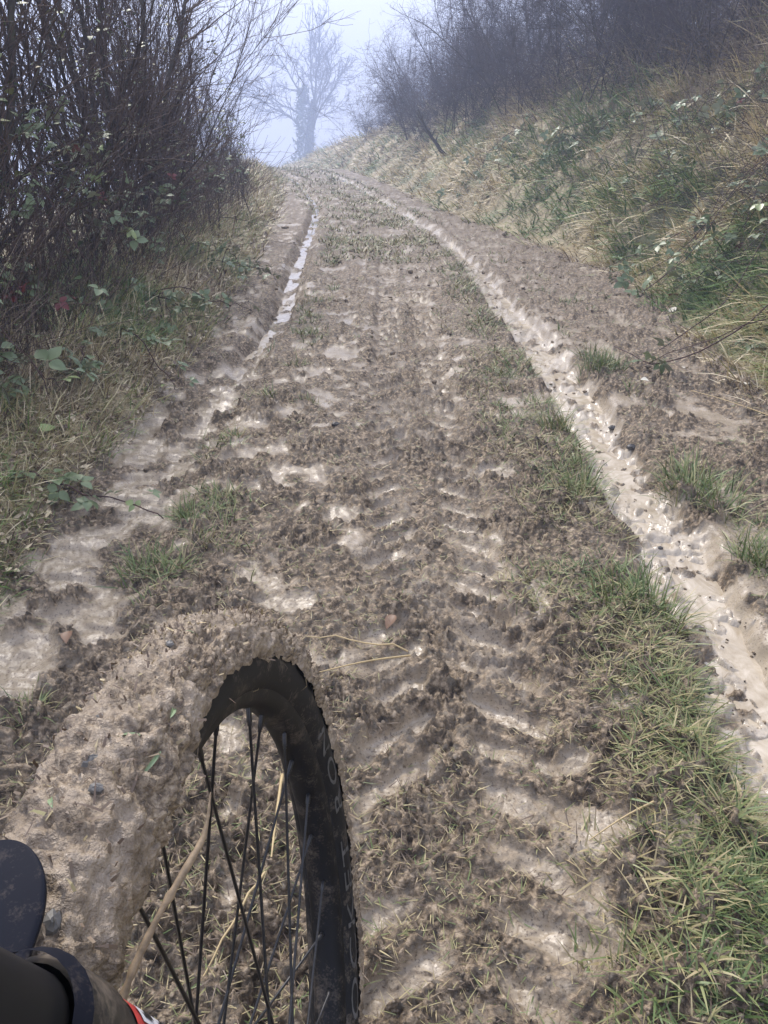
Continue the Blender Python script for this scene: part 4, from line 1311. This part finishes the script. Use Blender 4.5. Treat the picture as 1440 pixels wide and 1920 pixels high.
# fork
def wpts(*P): return [tuple(p) for p in P]
FA = np.array([-.171, 0, .463])                                # from axle up and back to the crown, wheel coordinates
def fork_leg(side):
    o = .052 * side
    top = np.array([FA[0] * .86, o, FA[2] * .86]); bot = np.array([-.004, o * .96, -.02])
    ax = top - bot
    pts = [bot + ax * t for t in (0, .02, .1, .5, .90, .93, .985, 1.0)]
    rads = [.012, .018, .019, .0185, .0195, .0215, .0215, .0175]
    V, F = tubes(W2L(pts)[None], np.array([rads]), 24)
    leg = link('fork_leg', mesh_np('fork_leg', V, F), M_FORK, bike)
    t2 = np.array([FA[0] * 1.06, o, FA[2] * 1.06])
    V, F = tubes(W2L([top, top + (t2 - top) * .5, t2])[None], np.full((1, 3), .016), 24)
    link('stanchion', mesh_np('stanchion', V, F), M_ALLOY, bike)
    V, F = tubes(W2L([top - ax * .004, top + ax * .012])[None], np.array([[.0222, .0195]]), 24)
    link('seal', mesh_np('seal', V, F), M_GUARD, leg)
    return leg
legs = {s: fork_leg(s) for s in (1, -1)}

# red, white and black transfer on the right leg
def leg_patch(name, t0, t1, a0, a1, mat, parent, out=.0004):
    o = .052
    top = np.array([FA[0] * .86, o, FA[2] * .86]); bot = np.array([-.004, o * .96, -.02])
    ax = top - bot; n = ax / np.linalg.norm(ax)
    e1 = np.cross(n, [0, 1, 0]); e1 /= np.linalg.norm(e1); e2 = np.cross(n, e1)
    V = []
    nt, na = 6, 10
    for i in range(nt):
        t = t0 + (t1 - t0) * i / (nt - 1)
        r = np.interp(t, [.1, .5, .9], [.019, .0185, .0195]) + out
        for j in range(na):
            a = a0 + (a1 - a0) * j / (na - 1)
            V.append(bot + ax * t + r * (e1 * math.cos(a) + e2 * math.sin(a)))
    i = np.arange(nt * na).reshape(nt, na)
    F = np.stack([i[:-1, :-1], i[:-1, 1:], i[1:, 1:], i[1:, :-1]], -1).reshape(-1, 4)
    return link(name, mesh_np(name, W2L(np.array(V)), F), mat, parent)
M_RED = plain('red print', (.50, .045, .04), .45, .35, 120)
M_WHITE = plain('white print', (.62, .62, .64), .45, .2, 120)
M_BLACK = plain('black print', (.012, .012, .014), .45, .2, 120)
AC = DECAL_A = 3.9
leg_patch('decal', .72, .90, AC - .34, AC + .34, M_RED, legs[1])
leg_patch('decal_band', .74, .885, AC - .17, AC + .17, M_WHITE, legs[1], .0008)
for q in range(4):
    leg_patch('decal_mark', .75 + q * .036, .768 + q * .036, AC - .10, AC + .10 - .05 * (q % 2), M_BLACK, legs[1], .0012)

def mudguard():
    """flexible guard over the tyre, rounded at its rear end"""
    V = []; nt, na = 44, 21
    for i in range(nt):
        t = (i / (nt - 1)) ** 2
        a = 1.745 + GUARD_LEN * t
        w = .025 * math.sqrt(max(0.002, 1 - max(0, 1 - t / .14) ** 2))
        for j in range(na):
            u = -1 + 2 * j / (na - 1)
            o = u * w
            V.append(((.372 + GUARD_UP * t + .016 - .30 * o * o / .05) * math.cos(a), o + GUARD_OFF, (.372 + GUARD_UP * t + .016 - .30 * o * o / .05) * math.sin(a)))
    V = np.array(V)
    top = W2L(V)
    low = W2L(V * np.array([.9955, 1, .9955]))
    i = np.arange(nt * na).reshape(nt, na); k = nt * na
    F = np.stack([i[:-1, :-1], i[:-1, 1:], i[1:, 1:], i[1:, :-1]], -1).reshape(-1, 4)
    rim_i = np.concatenate([i[0, :-1], i[:-1, -1], i[-1, :0:-1], i[:0:-1, 0]])
    S = np.stack([rim_i, rim_i + k, np.roll(rim_i, -1) + k, np.roll(rim_i, -1)], -1)
    link('mudguard', mesh_np('mudguard', np.concatenate([top, low]), np.concatenate([F, F[:, ::-1] + k, S])), M_GUARD, bike)
GUARD_LEN, GUARD_UP, GUARD_OFF = .60, .0, 0.0
mudguard()

# dry twig caught between tyre and fork
def twig():
    def at(px, py, zc):
        xc = (px - 720) / 1392 * zc; yc = (py - 960) / 1392 * zc
        p = math.radians(26.57)
        return np.array([xc, zc * math.cos(p) - yc * math.sin(p), CAM_H - zc * math.sin(p) - yc * math.cos(p)])
    pts = np.array([at(*q) for q in ((165, 2080, .275), (208, 1935, .285), (250, 1815, .295), (298, 1715, .305), (345, 1635, .315), (380, 1575, .325), (390, 1535, .33), (395, 1485, .335))])
    b = pts[0].copy()
    t = np.linspace(0, 7, 40)
    Q = np.stack([np.interp(t, np.arange(8), pts[:, i]) for i in range(3)], 1) - b
    Q[1:-1] = (Q[:-2] + Q[1:-1] * 2 + Q[2:]) / 4
    R = np.interp(t, [0, 2, 4.5, 5.4, 7], [.0016, .0017, .0017, .0011, .0004]) * (1 + .16 * rng.normal(0, 1, 40))
    o = link('twig', mesh_np('twig', *tubes(Q[None], R[None], 9)), M_TWIGBARK)
    o.location = tuple(b)
    tag(o, 'dry grey brown twig stuck upright beside the muddy tyre in front of the spokes', 'twig')
M_TWIGBARK = plain('dry bark', (.24, .175, .105), .7, .45, 160, bump=.001)
twig()
